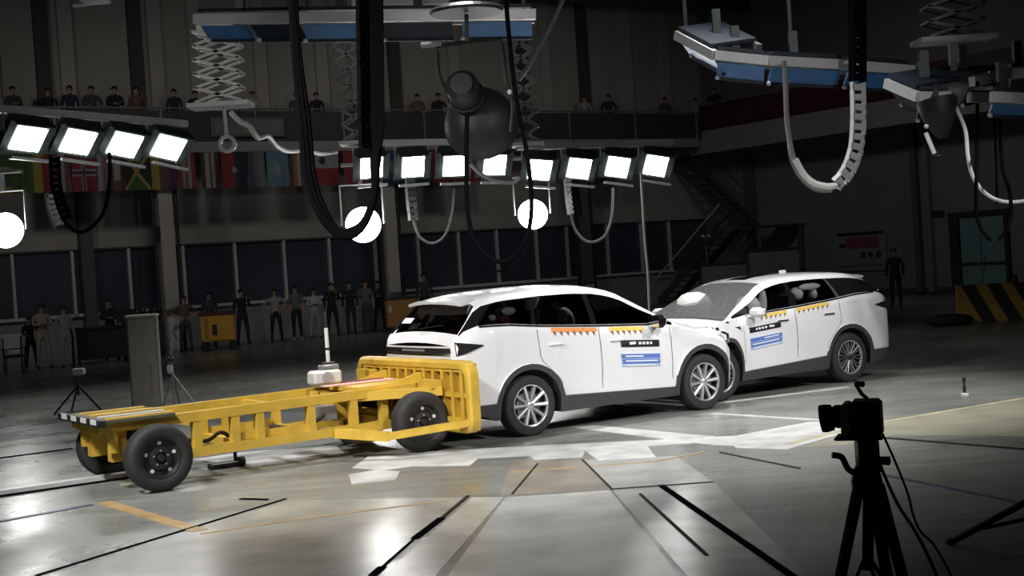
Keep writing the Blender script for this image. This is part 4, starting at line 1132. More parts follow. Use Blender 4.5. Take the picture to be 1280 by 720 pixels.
cable('kinked white coiled cable from the left scissor hanger to the middle floodlight bar', [at(288, 140, 22), at(300, 152, 22), at(312, 158, 22), at(322, 172, 22.5), at(334, 170, 23), at(346, 183, 24), at(360, 189, 25), at(382, 188, 26), at(400, 192, 27), at(420, 190, 28)], .045, cab_w)
cable('white wavy cable between the ball lamps and the middle bar', [at(588, 205, 27), at(602, 218, 27), at(620, 226, 27), at(640, 228, 27), at(650, 222, 27)], .04, cab_w)
# left loop: white chain turning black
chain('small white cable chain under the left floodlight bar', [at(63, 242, 21), at(66, 262, 21), at(74, 282, 21)], .15, .12, chain_wht, .08)
chain('small black cable chain under the left floodlight bar', [at(68, 196, 21), at(70, 230, 21), at(76, 255, 21), at(84, 275, 21)], .15, .10, chain_blk, .09)
cable('black cable loop under the left floodlight bar', [at(80, 276, 21), at(92, 288, 21), at(106, 289, 21), at(122, 277, 21), at(132, 258, 21), at(137, 225, 21), at(137, 190, 21)], .030, chain_blk)
# middle loops behind
chain('small grey chain under the middle floodlight bar', [at(512, 222, 29), at(514, 250, 29), at(517, 275, 29)], .20, .12, grey_steel, .12)
cable('thin grey cable loop under the middle floodlight bar', [at(516, 272, 29), at(524, 295, 29), at(540, 304, 29), at(556, 294, 29), at(565, 265, 29), at(567, 235, 29)], .028, cab_g)
chain('white chain under the right floodlight bar', [at(709, 220, 30), at(711, 245, 30), at(714, 268, 30)], .14, .12, chain_wht, .10)
chain('black chain under the right floodlight bar', [at(718, 232, 30), at(720, 250, 30), at(723, 270, 30)], .16, .12, chain_blk, .12)
cable('pale cable loop under the right floodlight bar', [at(713, 262, 30), at(718, 285, 30), at(730, 300, 30), at(744, 302, 30), at(758, 292, 30), at(765, 268, 30), at(766, 235, 30)], .032, cab_g)
# right: long chain, black above and white with black windows below, looping up again
chain('long black cable chain hanging from the top edge at the right', [at(1070, -40, 20.4), at(1072, 30, 20.4), at(1072, 102, 20.4)], .25, .13, chain_blk, .12)
wc = chain('white cable chain with black openings below the long black chain at right', [at(1072, 103, 20.4), at(1073, 140, 20.4), at(1071, 180, 20.4), at(1064, 205, 20.4), at(1054, 222, 20.4), at(1045, 231, 20.4)], .27, .07, chain_wht, .142)
cable('white cable looping up from the white chain to the hexagonal rig', [at(1050, 230, 20.4), at(1034, 235, 20.4), at(1015, 229, 20.4), at(1000, 214, 20.4), at(990, 190, 20.4), at(984, 150, 20.4), at(982, 100, 20.4), at(980, 76, 20.4)], .040, cab_g)
cable('bright white lowest part of the cable loop under the hexagonal rig', [at(1046, 232, 20.3), at(1034, 233, 20.3), at(1018, 229, 20.3), at(1005, 218, 20.3), at(994, 199, 20.3)], .050, cab_w)
cable('grey cable beside the white cable loop at right', [at(1040, 239, 20.55), at(1022, 238, 20.55), at(1005, 227, 20.55), at(991, 205, 20.55), at(985, 170, 20.55), at(982, 120, 20.55), at(981, 76, 20.6)], .025, cab_g)
cable('black cable loop hanging in front of the teal door, left strand', [at(1222, 103, 20.4), at(1221, 200, 18), at(1220, 260, 18), at(1226, 285, 18), at(1238, 301, 18)], .026, chain_blk)
cable('black cable loop hanging in front of the teal door, right strand', [at(1246, 96, 21.2), at(1252, 200, 18), at(1262, 240, 18), at(1263, 270, 18), at(1256, 290, 18), at(1248, 300, 18)], .026, chain_blk)
cable('grey cable hanging at the far right beside the black loop', [at(1188, 121, 18.9), at(1206, 160, 18.4), at(1210, 195, 18.2), at(1216, 220, 18.2), at(1230, 240, 18.2), at(1250, 251, 18.2), at(1275, 252, 18.2), at(1300, 245, 18.2)], .026, cab_w)
cable('thin black cable hanging left of the teal door', [at(1240, 98, 21.0), at(1245, 200, 18.4), at(1246, 255, 18.4)], .016, chain_blk)

t_ = thing('ceiling_fixture', 'small white box lamp at the top left edge of the picture', 'lamp', at(119, -2, 24))
MB().rbox((0, 0, 0), (.46, .4, .16), .03).build('box', rail_white, t_); MB().box((-.28, 0, -.1), (.24, .1, .04)).build('side_arm', rail_white, t_)
MB().bar((0, 0, .08), (0, 0, HALL_H - t_.location.z), .06, .06).build('drop_rod', grey_steel, t_)
# ------------------------------------------------------------------ high-speed camera on its tripod in the foreground
cam_blk = mat('camera_body_black', (.006, .006, .007), .45, 0, .1, bump=.03)
cam_sil = mat('camera_silver', (.60, .62, .60), .4, 0, .1)
Yt = 4.8
def T4(u, v, dy=0): return at(u, v, Yt + dy)
base = T4(1084, 560); base_f = V((base.x, base.y, 0))
hub = T4(1084, 612)
t_ = thing('tripod', 'black tripod in the right foreground carrying the boxy camera', 'tripod', base_f)
o = base_f
MB().tube([T4(1086, 590), T4(1084, 712)], .021, 10).build('centre_column', cam_blk, t_, off=o, smooth=True)
MB().lathe([(.03, 0), (.05, .01), (.055, .05), (.045, .09), (.035, .11), (.03, .15)], hub + V((0, 0, -.02)), (0, 0, 1), 20).build('shoulder', cam_blk, t_, off=o, smooth=True)
for fx, fy, u0 in ((-.36, -.05, 1074), (.30, .10, 1098), (.05, -.38, 1090)):
    top = T4(u0, 606); foot = V((hub.x + fx, hub.y + fy, 0.01)); dr = (foot - top)
    k1 = top + dr * .40
    lg = MB().tube([top, k1], [.022, .020], 8); lg.build('leg', cam_blk, t_, off=o, smooth=True)
    MB().tube([k1 - dr * .02, k1 + dr * .03], .027, 8).build('leg_clamp', cam_blk, t_, off=o)
    MB().tube([k1, foot], [.016, .013], 8).build('lower_leg', cam_blk, t_, off=o, smooth=True)
    MB().sph(foot + V((0, 0, .012)), .02, 8, 6).build('foot', black_rubber, t_, off=o)
    MB().tube([T4(1083, 690), top + dr * .47], .008, 6).build('spreader', cam_blk, t_, off=o)
MB().rbox(T4(1084, 566), (.075, .08, .115), .015).build('pan_head', cam_blk, t_, off=o, smooth=True)
MB().lathe([(.045, 0), (.047, .02), (.03, .035)], T4(1086, 590), (0, 0, 1), 16).build('head_base', cam_blk, t_, off=o, smooth=True)
MB().tube([T4(1083, 575), T4(1112, 576)], [.012, .016], 8).build('tilt_knob', cam_blk, t_, off=o, smooth=True)
MB().tube(spline([T4(1070, 592), T4(1060, 586), T4(1054, 574), T4(1049, 570), T4(1040, 569)], 4), .011, 8).build('pan_handle', cam_blk, t_, off=o, smooth=True)
c = T4(1080, 545)
t2 = thing('high_speed_camera', 'boxy black high speed camera with silver front on the foreground tripod', 'camera', c, -.35)
def cl(p): return p
MB().rbox((.012, 0, .062), (.105, .13, .130), .012).build('body', cam_blk, t2, smooth=True)
MB().rbox((-.055, 0, .060), (.032, .13, .118), .008).build('front_plate', cam_sil, t2, smooth=True)
MB().lathe([(.040, 0), (.042, .02), (.036, .03), (.046, .035), (.050, .06), (.048, .075), (.04, .075), (.034, .05), (0, .045)], (-.07, 0, .072), (-1, 0, -.12), 24, caps=False).build('lens', cam_blk, t2, smooth=True)
MB().rbox((-.02, -.02, .0), (.15, .11, .012), .004).build('mount_plate', cam_blk, t2)
MB().tube([(.02, 0, .13), (.0, 0, .148), (-.012, 0, .172)], .007, 8).build('accessory_arm', cam_blk, t2, smooth=True)
MB().sph((.005, -.01, .183), .011, 10, 8).build('ball_head', cam_blk, t2, smooth=True)
MB().rbox((-.012, 0, .182), (.02, .02, .022), .004).build('accessory_clamp', cam_sil, t2)
MB().sph((-.025, -.068, .107), .007, 8, 6).build('indicator', cam_sil, t2)
MB().rbox((.045, -.05, .0), (.05, .03, .014), .004).build('connector', cam_sil, t2)
cable('black camera cable running from the foreground camera to the floor, outer one', [T4(1103, 542), T4(1118, 575), T4(1134, 615), T4(1148, 660), T4(1190, 722), V((1.75, 4.7, .02))], .0045, cam_blk)
cable('black camera cable running from the foreground camera to the floor, inner one', [T4(1096, 555), T4(1100, 580), T4(1122, 630), T4(1146, 668), T4(1178, 735), V((1.72, 4.75, .02))], .006, cam_blk)
# second tripod cut by the right edge
f0 = ground(1188, 681); f1 = ground(1212, 672)
ap = V((f0.x + .75, f0.y + .05, 1.05))
t_ = thing('tripod', 'black tripod cut by the right edge, only one leg and brace in view', 'tripod', V((ap.x, ap.y, 0)))
o = V((ap.x, ap.y, 0))
for ft in (f0, V((ap.x + .35, ap.y + .62, 0)), V((ap.x + .40, ap.y - .6, 0))):
    e = V((ft.x, ft.y, .015)); hi = at(1284, 627, f0.y + .02) if ft is f0 else e.lerp(ap, .45)
    MB().tube([e, hi], .024, 8).build('leg', cam_blk, t_, off=o, smooth=True)
    MB().sph(e, .034, 8, 6).build('foot', black_rubber, t_, off=o)
    MB().tube([hi, ap], .02, 8).build('upper_leg', cam_blk, t_, off=o, smooth=True)
    MB().tube([e.lerp(hi, .3), V((ap.x, ap.y, .16))], .014, 6).build('spreader', cam_blk, t_, off=o)
MB().tube([V((ap.x, ap.y, .14)), ap + V((0, 0, .1))], .022, 8).build('centre_column', cam_blk, t_, off=o, smooth=True)

# ------------------------------------------------------------------ light stand with tall grey box and a small sensor tripod behind the trolley
g = ground(186, 519); t_ = thing('reflector_column', 'tall grey box column with white top edge behind the trolley', 'column', g, .1)
col_m = mat('column_grey', (.42, .40, .34), .45, .2, .1, 2)
MB().rbox((0, 0, .79), (.46, .28, 1.54), .03).build('panel', col_m, t_)
MB().box((0, 0, 1.58), (.48, .30, .035)).build('top_edge', white_steel, t_)
MB().bar((.243, -.13, .0), (.243, -.13, 1.57), .03, .03).build('edge_strip', white_steel, t_)
MB().box((.10, -.143, .55), (.05, .006, .5)).build('sheen_strip', mat('column_sheen', (.30, .28, .2), .5), t_)  # sheen on the column painted as a strip of its own tone
g = ground(219, 516); t_ = thing('light_stand', 'thin tripod stand with white clamp beside the grey box column', 'stand', g)
MB().tube([(0, 0, .1), (0, 0, 1.45)], .018, 8).build('pole', grey_steel, t_)
for a in (-.2, 1.6, 4.4): MB().tube([(0, 0, .62), (.42 * math.cos(a), .42 * math.sin(a), .015)], .014, 6).build('leg', grey_steel, t_)
MB().rbox((-.02, -.05, .70), (.09, .09, .13), .02).build('clamp', white_steel, t_); MB().sph((0, -.03, .86), .05, 8, 6).build('knob', black_plastic, t_)
g = ground(100, 516); t_ = thing('sensor_tripod', 'low black tripod with small white sensor box left of the column', 'tripod', g)
for a in (-.25, 2.2, 3.6): MB().tube([(0, 0, .46), (.42 * math.cos(a), .42 * math.sin(a), .012)], .018, 6).build('leg', cam_blk, t_)
MB().tube([(0, 0, .30), (0, 0, .62)], .02, 8).build('pole', cam_blk, t_)
MB().rbox((0.03, 0, .69), (.20, .14, .11), .02).build('sensor_head', white_steel, t_, smooth=True)

# ------------------------------------------------------------------ striped barrier in front of the door, lump of sacks
bar_y = mat('barrier_yellow', (.42, .26, .045), .6, 0, .2, 3); bar_k = mat('barrier_black', (.02, .022, .02), .6, 0, .1)
p0 = ground(1200, 404); 
t_ = thing('striped_barrier', 'yellow and black striped barrier block in front of the teal door', 'barrier', p0, -.15)
Wb, Hb = 3.6, .84
b = MB(); b.add([(0, 0, 0), (Wb, 0, 0), (Wb, .5, 0), (0, .5, 0), (0, .12, Hb), (Wb, .12, Hb), (Wb, .38, Hb), (0, .38, Hb)], [(3, 2, 1, 0), (4, 5, 6, 7), (0, 1, 5, 4), (1, 2, 6, 5), (2, 3, 7, 6), (3, 0, 4, 7)])
b.build('block', bar_y, t_)
for k in range(6):
    x0 = .08 + .56 * k; sl = .42
    P = lambda x, z: V((max(0.0, min(Wb, x)), .12 * z / Hb - .004, z))
    q = [P(x0 + sl, 0.0), P(x0 + sl + .30, 0.0), P(x0 + .30, Hb), P(x0, Hb)]
    if x0 + sl + .3 <= Wb + .1: MB().slab(q, (0, -.004, 0)).build('stripe', bar_k, t_)
MB().rbox((1.30, .25, Hb + .08), (.10, .1, .16), .02).build('beacon', black_plastic, t_)
g = ground(1186, 407); b = MB()
b.sph(g + V((0, 0, .12)), .5, 14, 8, (1.1, .7, .30)); o = solo('sack_pile', b, mat('sack_dark', (.022, .022, .021), .9, 0, .3, 6, bump=.3), 'low dark sack on the floor beside the striped barrier', 'sack', g, smooth=True)

# ------------------------------------------------------------------ back of the hall: cabinets, tables, boxes
def on_b(u, off, z=0.0):      # point standing off metres in front of the back wall, under photo column u
    r = ray(u, 400); P = bw(0, off); n = NB; k = (P - CAM).dot(n) / V((r.x, r.y, 0)).dot(n); q = CAM + V((r.x, r.y, 0)) * k; return V((q.x, q.y, z))
def on_r(u, off, z=0.0):
    r = ray(u, 330); P = rw(0, off); n = NR; k = (P - CAM).dot(n) / V((r.x, r.y, 0)).dot(n); q = CAM + V((r.x, r.y, 0)) * k; return V((q.x, q.y, z))
crate_y = mat('crate_yellow', (.55, .30, .03), .6, 0, .12, 3); crate_o = mat('crate_orange', (.36, .18, .04), .65, 0, .15, 3); dk = mat('table_dark', (.018, .018, .02), .6)
t_ = thing('crate_cart', 'yellow tool cart with dark red top among the spectators on the left', 'cart', on_b(272, 3.4), .2)
MB().rbox((0, 0, .66), (1.0, .6, .78), .04).build('body', crate_y, t_); MB().box((0, 0, 1.09), (1.08, .66, .08)).build('lid', mat('lid_red', (.07, .015, .015), .6), t_)
MB().box((-.33, -.31, .62), (.12, .02, .7)).build('side_band', crate_o, t_)
MB().rbox((-.1, -.32, .62), (.14, .06, .30), .02).build('handle', dk, t_)
for x in (-.4, .4):
    for y in (-.22, .22): MB().lathe([(0, -.03), (.12, -.03), (.13, 0), (.12, .03), (0, .03)], (x, y, .13), (0, 1, 0), 14, caps=False).build('castor', black_rubber, t_)
t_ = thing('crate_cart', 'brownish orange crate at the wall left of the front car roof', 'cart', on_b(502, 2.9), .2)
MB().rbox((0, 0, .62), (1.0, .6, .9), .04).build('body', crate_o, t_); MB().box((0, 0, 1.10), (1.06, .64, .07)).build('lid', dk, t_)
MB().rbox((-.38, -.32, .75), (.10, .04, .22), .02).build('label_plate', white_steel, t_)
for x in (-.4, .4):
    for y in (-.22, .22): MB().lathe([(0, -.03), (.08, -.03), (.085, 0), (.08, .03), (0, .03)], (x, y, .085), (0, 1, 0), 14, caps=False).build('castor', black_rubber, t_)
t_ = thing('equipment_table', 'dark equipment table with screens left of the grey box column', 'table', on_b(133, 4.5), ROTW)
MB().box((0, 0, .98), (1.9, .7, .06)).build('table_top', dk, t_)
for x in (-.88, .88):
    for y in (-.28, .28): MB().box((x, y, .475), (.07, .07, .95)).build('leg', dk, t_)
MB().box((0, -.3, .55), (1.7, .03, .8)).build('front_cloth', dk, t_)
MB().rbox((.55, 0, 1.24), (.55, .06, .36), .015).build('screen', black_plastic, t_); MB().box((.55, .02, 1.04), (.2, .16, .06)).build('screen_foot', black_plastic, t_)
t_ = thing('planter', 'row of dark green plants in a long box behind the column', 'plant', on_b(178, 3.6), ROTW)
MB().rbox((0, 0, .5), (1.1, .4, 1.0), .03).build('planter_box', mat('planter_brown', (.04, .03, .028), .7), t_)
leaf_m = mat('leaf_dark', (.025, .05, .02), .6, 0, .3, 9); b = MB(); random.seed(3)
for k in range(220):
    a = random.uniform(0, 6.28); cx = random.uniform(-.5, .5); q = V((cx, random.uniform(-.15, .15), 1.0 + random.uniform(0, .1))); d = V((math.cos(a) * .5, math.sin(a) * .5, random.uniform(.4, 1.2))).normalized() * random.uniform(.2, .5); s = V((-d.y, d.x, 0)).normalized() * .035
    b.add([q, q + d * .5 + s, q + d, q + d * .5 - s], [(0, 1, 2, 3)])
b.build('foliage', leaf_m, t_, recalc=False)['kind'] = 'stuff'
t_ = thing('side_chair', 'white backed chair with dark frame at the left edge by the wall', 'chair', on_b(14, 5.6), .5)
MB().rbox((0, .2, .82), (.52, .06, .40), .03).build('backrest', white_steel, t_); MB().rbox((0, -.02, .46), (.5, .46, .06), .02).build('seat', dk, t_)
for x in (-.22, .22):
    for y in (-.2, .18): MB().tube([(x, y, .0), (x, y, .46 if y < 0 else .95)], .02, 6).build('leg', dk, t_)
    MB().tube([(x * 1.15, .18, .66), (x * 1.15, -.2, .66), (x * 1.15, -.2, .46)], .018, 6).build('armrest', dk, t_)
MB().rbox((0, -.12, .56), (.3, .2, .14), .03).build('cushion', white_steel, t_)
# low grey cabinets along the stairs
cab_m = mat('cabinet_grey', (.13, .125, .125), .6, 0, .05)
for lab, u, off, w, h in (('wide grey cabinet behind the rear car roof', 966, 4.6, 1.7, 1.85), ('dark grey box unit at the foot of the stairs', 905, 4.6, 1.7, 1.45)):
    t_ = thing('cabinet', lab, 'cabinet', on_r(u, off), 0)
    MB().rbox((0, 0, h / 2), (w, .7, h), .02).build('carcass', cab_m, t_)
    for k in (-1, 1): 
        d_ = MB().box((k * w * .245, -.36, h / 2), (w * .47, .02, h * .92)).build('door', mat('cabinet_door', (.16, .155, .155), .6), t_); MB().box((k * .06, -.38, h / 2), (.02, .03, .2)).build('handle', grey_steel, d_)
    MB().box((0, -.02, h + .03), (w + .08, .76, .06)).build('top', dk, t_)
t_ = thing('stair_lamp', 'pair of small white lights on a post at the foot of the stairs', 'lamp', on_r(884, 3.6), 0)
MB().tube([(0, 0, 0), (0, 0, 2.5)], .03, 8).build('post', grey_steel, t_)
for x in (-.1, .12): MB().sph((x, -.05, 2.5), .06, 10, 8).build('lamp_head', white_steel, t_, smooth=True)
MB().rbox((0, 0, 2.25), (.12, .1, .2), .02).build('control_box', black_plastic, t_)
# grey sign box on the balcony railing
pa, pb = hit_b(264, 160, 2.42), hit_b(356, 160, 2.42)
t_ = thing('railing_sign', 'long grey rounded sign board on the balcony railing above the flags', 'sign', V((pa.x, pa.y, 6.34)), ROTW)
MB().rbox(((pb - pa).length / 2, 0, .33), ((pb - pa).length, .06, .60), .03).build('board', mat('sign_grey', (.13, .13, .125), .6, 0, .1), t_)
MB().rbox(((pb - pa).length / 2, -.035, .33), ((pb - pa).length * .9, .02, .44), .01).build('face', mat('sign_face', (.17, .165, .16), .6, 0, .2, 3), t_)

# ------------------------------------------------------------------ flags hung on the balcony front
FC = {}
def fcol(c):
    k = tuple(c)
    if k not in FC: FC[k] = mat('flag_cloth_%d' % len(FC), tuple(.58 * x + .012 for x in c), .85, 0, .08, 8)
    return FC[k]
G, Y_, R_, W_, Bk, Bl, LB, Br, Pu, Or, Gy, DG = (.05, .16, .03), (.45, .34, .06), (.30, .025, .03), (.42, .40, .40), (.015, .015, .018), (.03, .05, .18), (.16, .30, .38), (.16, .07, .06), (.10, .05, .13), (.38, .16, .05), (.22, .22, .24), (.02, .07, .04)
def flag(label, u0, u1, pat, v0=192, v1=237):
    """cloth hung from the slab; pat(s, t) gives the colour, s across, t down"""
    a, b_ = hit_b(u0, 214, 2.46), hit_b(u1, 214, 2.46); w = (b_ - a).length
    mats, idx, n, m = [], {}, 22, 22; mb = MB()
    Z0, Z1 = 5.90, 4.82
    pts = [[V((w * i / n, .03 * math.sin(5.5 * i / n * 1.3 + u0) * (.3 + j / m) , Z0 - Z1 - (Z0 - Z1) * j / m)) for i in range(n + 1)] for j in range(m + 1)]
    for j in range(m):
        for i in range(n):
            c = pat((i + .5) / n, (j + .5) / m); c = tuple(c)
            if c not in idx: idx[c] = len(mats); mats.append(fcol(c))
            q = [pts[j][i], pts[j][i + 1], pts[j + 1][i + 1], pts[j + 1][i]]
            mb.add(q, [(3, 2, 1, 0)], idx[c])
    t_ = thing('flag', label, 'flag', V((a.x, a.y, Z1)), ROTW, 'flags hung along the balcony front')
    bm_ = bmesh.new(); me = mb.mesh('cloth'); bm_.from_mesh(me); bmesh.ops.remove_doubles(bm_, verts=bm_.verts, dist=1e-4); bm_.to_mesh(me); bm_.free()
    for x in mats: me.materials.append(x)
    me.polygons.foreach_set('use_smooth', [True] * len(me.polygons))
    o_ = bpy.data.objects.new('cloth', me); COL.objects.link(o_); o_.parent = t_
    sl = MB().tube([(-.02, .0, Z0 - Z1 + .01), (w + .02, .0, Z0 - Z1 + .01)], .014, 6).build('hanging_rod', grey_steel, t_)
    return t_
def vb(*cs): return lambda s, t: cs[min(len(cs) - 1, int(s * len(cs)))]
def hb(*cs): return lambda s, t: cs[min(len(cs) - 1, int(t * len(cs)))]
def cross(bg, fg, inner=None, cx=.5, w=.10):
    def f(s, t):
        ds, dt = abs(s - cx), abs(t - .5)
        if inner and (ds < w * .35 or dt < w * .35): return inner
        return fg if ds < w or dt < w * .8 else bg
    return f
def saltire(s, t):
    if abs(s - t) < .09 or abs(s + t - 1) < .09: return Y_
    return Bk if (s < t) == (s < 1 - t) and False else ((.04, .14, .03) if (abs(t - .5) > abs(s - .5)) else Bk)
def disc(bg, fg, r=.22, cx=.5, cy=.5): return lambda s, t: fg if (s - cx) ** 2 + (t - cy) ** 2 < r * r else bg
def stripes(bg, fg, n=2, w=.14):
    return lambda s, t: fg if any(abs(s - (k + 1) / (n + 1)) < w / 2 for k in range(n)) else bg
def square(bg, fg): return lambda s, t: fg if .25 < s < .75 and .2 < t < .72 else bg
fl_spec = [('green flag with white arc at the left end of the row', -12, 14, lambda s, t: W_ if abs(t - .35) < .05 and s > .3 else (G if t < .8 else Y_)),
 ('plain dark green flag second from the left end', 15, 31, vb(G)), ('flag of green, gold and red upright bands', 32, 62, vb(G, Y_, R_)),
 ('brown flag with one pale upright bar', 66, 88, vb(Br, W_, Br)), ('red flag with a pale Nordic cross', 90, 121, cross(R_, W_, Pu, .45)),
 ('narrow pink flag with a pale band', 122, 136, vb(W_, (.35, .16, .2))), ('brown flag with a pale square', 138, 154, square(Br, W_)),
 ('green and black flag with a gold saltire', 155, 187, saltire), ('gold flag with a purple side', 189, 221, vb(Y_, Br, Pu)),
 ('crimson flag between two pale upright bars', 223, 244, stripes(R_, W_, 2, .2)), ('dark brown flag with two pale bars', 252, 274, stripes((.08, .04, .04), W_, 2, .24)),
 ('flag half crimson and half navy with small pale sign', 277, 309, lambda s, t: W_ if (s - .5) ** 2 + (t - .5) ** 2 < .008 else (R_ if s < .5 else (.02, .03, .06))),
 ('pale blue grey flag', 311, 331, vb((.06, .09, .12), Gy, Gy)), ('light blue flag with a pale centre', 334, 361, lambda s, t: (LB if t < .35 else (disc((.20, .33, .36), W_, .12)(s, t) if t < .68 else LB))),
 ('brown and orange striped flag', 363, 376, vb(Br, Or, W_)), ('pale over red flag with a dark emblem', 390, 424, lambda s, t: Bk if (s - .4) ** 2 + (t - .28) ** 2 < .012 else (W_ if t < .5 else R_)),
 ('dark red flag left of the middle pillar', 430, 458, vb(R_)), ('navy flag right of the middle floodlight end', 478, 505, disc(Bl, Gy, .2)), ('grey green flag below the middle floodlights', 510, 536, hb(Gy, DG)),
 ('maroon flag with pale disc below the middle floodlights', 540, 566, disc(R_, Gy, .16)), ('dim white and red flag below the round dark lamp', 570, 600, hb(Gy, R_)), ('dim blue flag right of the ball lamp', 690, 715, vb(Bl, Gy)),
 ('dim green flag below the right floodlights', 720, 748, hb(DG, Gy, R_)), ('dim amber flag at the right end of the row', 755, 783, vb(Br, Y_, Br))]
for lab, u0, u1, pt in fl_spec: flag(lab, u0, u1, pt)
# ------------------------------------------------------------------ spectators
def seg_d(p, a, b):
    ab = b - a; t = max(0, min(1, (p - a).dot(ab) / max(ab.length_squared, 1e-9))); return (p - a - ab * t).length
def person_mesh(pose):
    """one continuous skinned body, 1.70 m tall, facing -y"""
    J = {'pel': ((0, 0, .95), .125), 'wai': ((0, .0, 1.10), .115), 'che': ((0, .0, 1.30), .135), 'nkb': ((0, .0, 1.44), .065), 'nek': ((0, -.01, 1.50), .055), 'hed': ((0, -.025, 1.585), .082), 'top': ((0, -.015, 1.655), .062)}
    E = [('pel', 'wai', 1), ('wai', 'che', 1), ('che', 'nkb', 1), ('nkb', 'nek', 0), ('nek', 'hed', 0), ('hed', 'top', 0)]
    arms = {'stand': [((.225, .03, 1.14), (.235, -.03, .90), (.235, -.05, .82))] * 2, 'hips': [((.36, .06, 1.18), (.19, -.06, 1.02), (.14, -.10, .99))] * 2,
            'fold': [((.235, -.02, 1.16), (.06, -.20, 1.17), (-.01, -.22, 1.18))] * 2, 'phone': [((.225, .03, 1.14), (.235, -.03, .90), (.235, -.05, .82)), ((.24, -.12, 1.18), (.13, -.26, 1.36), (.11, -.28, 1.43))],
            'lean': [((.26, -.12, 1.17), (.20, -.34, 1.10), (.14, -.38, 1.09))] * 2}[pose]
    for k, s in enumerate((-1, 1)):
        e, w, h = arms[k]; n = 'RL'[k]
        for nm, p, r in (('sho', (.175, 0, 1.395), .062), ('elb', e, .044), ('wri', w, .030), ('han', h, .034)): J[nm + n] = ((s * p[0], p[1], p[2]), r)
        st = .03 if pose != 'stand' else 0
        for nm, p, r in (('hip', (.092, 0, .88), .092), ('kne', (.105 + st, -.015, .48), .060), ('ank', (.115 + st * 1.6, .02, .085), .043), ('toe', (.125 + st * 1.6, -.13, .040), .038)): J[nm + n] = ((s * p[0], p[1], p[2]), r)
        E += [('che', 'sho' + n, 1), ('sho' + n, 'elb' + n, 1), ('elb' + n, 'wri' + n, 4), ('wri' + n, 'han' + n, 0), ('pel', 'hip' + n, 2), ('hip' + n, 'kne' + n, 2), ('kne' + n, 'ank' + n, 2), ('ank' + n, 'toe' + n, 3)]
    names = list(J); ix = {n: i for i, n in enumerate(names)}
    me = bpy.data.meshes.new('tmp'); me.from_pydata([J[n][0] for n in names], [(ix[a], ix[b]) for a, b, _ in E], []); me.update()
    ob = bpy.data.objects.new('tmp', me); COL.objects.link(ob)
    md = ob.modifiers.new('skin', 'SKIN'); md.use_smooth_shade = True
    sv = me.skin_vertices[0].data
    for i, n in enumerate(names): sv[i].radius = (J[n][1], J[n][1]); sv[i].use_root = (n == 'pel')
    sb = ob.modifiers.new('sub', 'SUBSURF'); sb.levels = 1
    dg = bpy.context.evaluated_depsgraph_get(); ev = ob.evaluated_get(dg); m2 = bpy.data.meshes.new_from_object(ev)
    bpy.data.objects.remove(ob, do_unlink=True)
    SEG = [(V(J[a][0]), V(J[b][0]), l) for a, b, l in E]
    mb = MB(); vs = [v.co.copy() for v in m2.vertices]
    for p in vs:
        if .95 < p.z < 1.42 and abs(p.x) < .2: p.y *= .82      # flatter trunk
    mb.v = vs
    for p in m2.polygons:
        c = p.center; l = min(SEG, key=lambda s: seg_d(c, s[0], s[1]))[2]
        if l == 1 and c.z > 1.455: l = 0
        if l == 1 and c.z < .97 and abs(c.x) < .2: l = 2
        if l == 2 and c.z > .99: l = 1
        mb.f.append(tuple(p.vertices)); mb.m.append(l)
    # face, ears, fingers
    h = V(J['hed'][0])
    mb.lathe([(.016, 0), (.012, .015), (.003, .03)], h + V((0, -.078, -.012)), (0, -1, -.25), 8, 0)
    for s in (-1, 1):
        mb.sph(h + V((s * .030, -.076, .018)), .010, 8, 6, (1.3, .6, .8), 5); mb.sph(h + V((s * .083, .0, .0)), .022, 8, 6, (.4, .8, 1.2), 0)
        mb.sph(h + V((s * .030, -.079, .036)), .012, 8, 5, (1.6, .5, .35), 5)
    mb.sph(h + V((0, -.074, -.046)), .016, 8, 6, (1.4, .45, .35), 5)
    for n in 'RL':
        w, hd = V(J['wri' + n][0]), V(J['han' + n][0]); d = (hd - w).normalized(); x, y, _ = frame_for(d)
        for k in range(4):
            q = hd + x * (-.024 + .016 * k) + d * .012; L_ = (.062, .072, .068, .052)[k]
            mb.tube([q, q + d * L_ * .55 + y * .004, q + d * L_ + y * .018], [.0095, .009, .007], 6, 0)
        q = hd + x * .030 - d * .02; mb.tube([q, q + (d + x * .7).normalized() * .035, q + (d * 1.3 + x * .5).normalized() * .062 + y * .01], [.011, .010, .008], 6, 0)
    r = mb.mesh('body', True, False, ang=180)
    for i in range(6): r.materials.append(None)
    return r
def hair_mesh(long=False):
    b = MB(); rows = []
    for i in range(7):
        row = []
        for j in range(17):
            a = 2 * math.pi * j / 16; lim = (1.32 + .70 * (1 + math.sin(a)) / 2 * (1.25 if long else 1)); ph = lim * i / 6
            row.append(V((.094 * math.sin(ph) * math.cos(a), .103 * math.sin(ph) * math.sin(a) * 1.0, .094 * math.cos(ph))) + V((0, -.012, 1.612)))
        rows.append(row)
    b.grid(rows, flip=False); b.v = [p for p in b.v]
    return b.mesh('hair', True, True)
BODY = {p: person_mesh(p) for p in ('stand', 'hips', 'fold', 'phone', 'lean')}
HAIR = {False: hair_mesh(False), True: hair_mesh(True)}
skin_m = mat('skin', (.38, .23, .16), .6, 0, .08, 8); hair_m = mat('hair_black', (.008, .007, .007), .55, 0, .2); eye_m = mat('eye_dark', (.015, .01, .008), .4)
shoe_d = mat('shoe_dark', (.015, .015, .016), .5); shoe_w = mat('shoe_white', (.45, .45, .44), .5)
CL = {'white': (.40, .39, .40), 'pale grey': (.28, .27, .29), 'beige': (.34, .30, .28), 'black': (.012, .012, .014), 'navy': (.02, .024, .045), 'green grey': (.10, .13, .11), 'dark grey': (.05, .05, .055), 'olive': (.09, .075, .05), 'brown': (.12, .075, .055)}
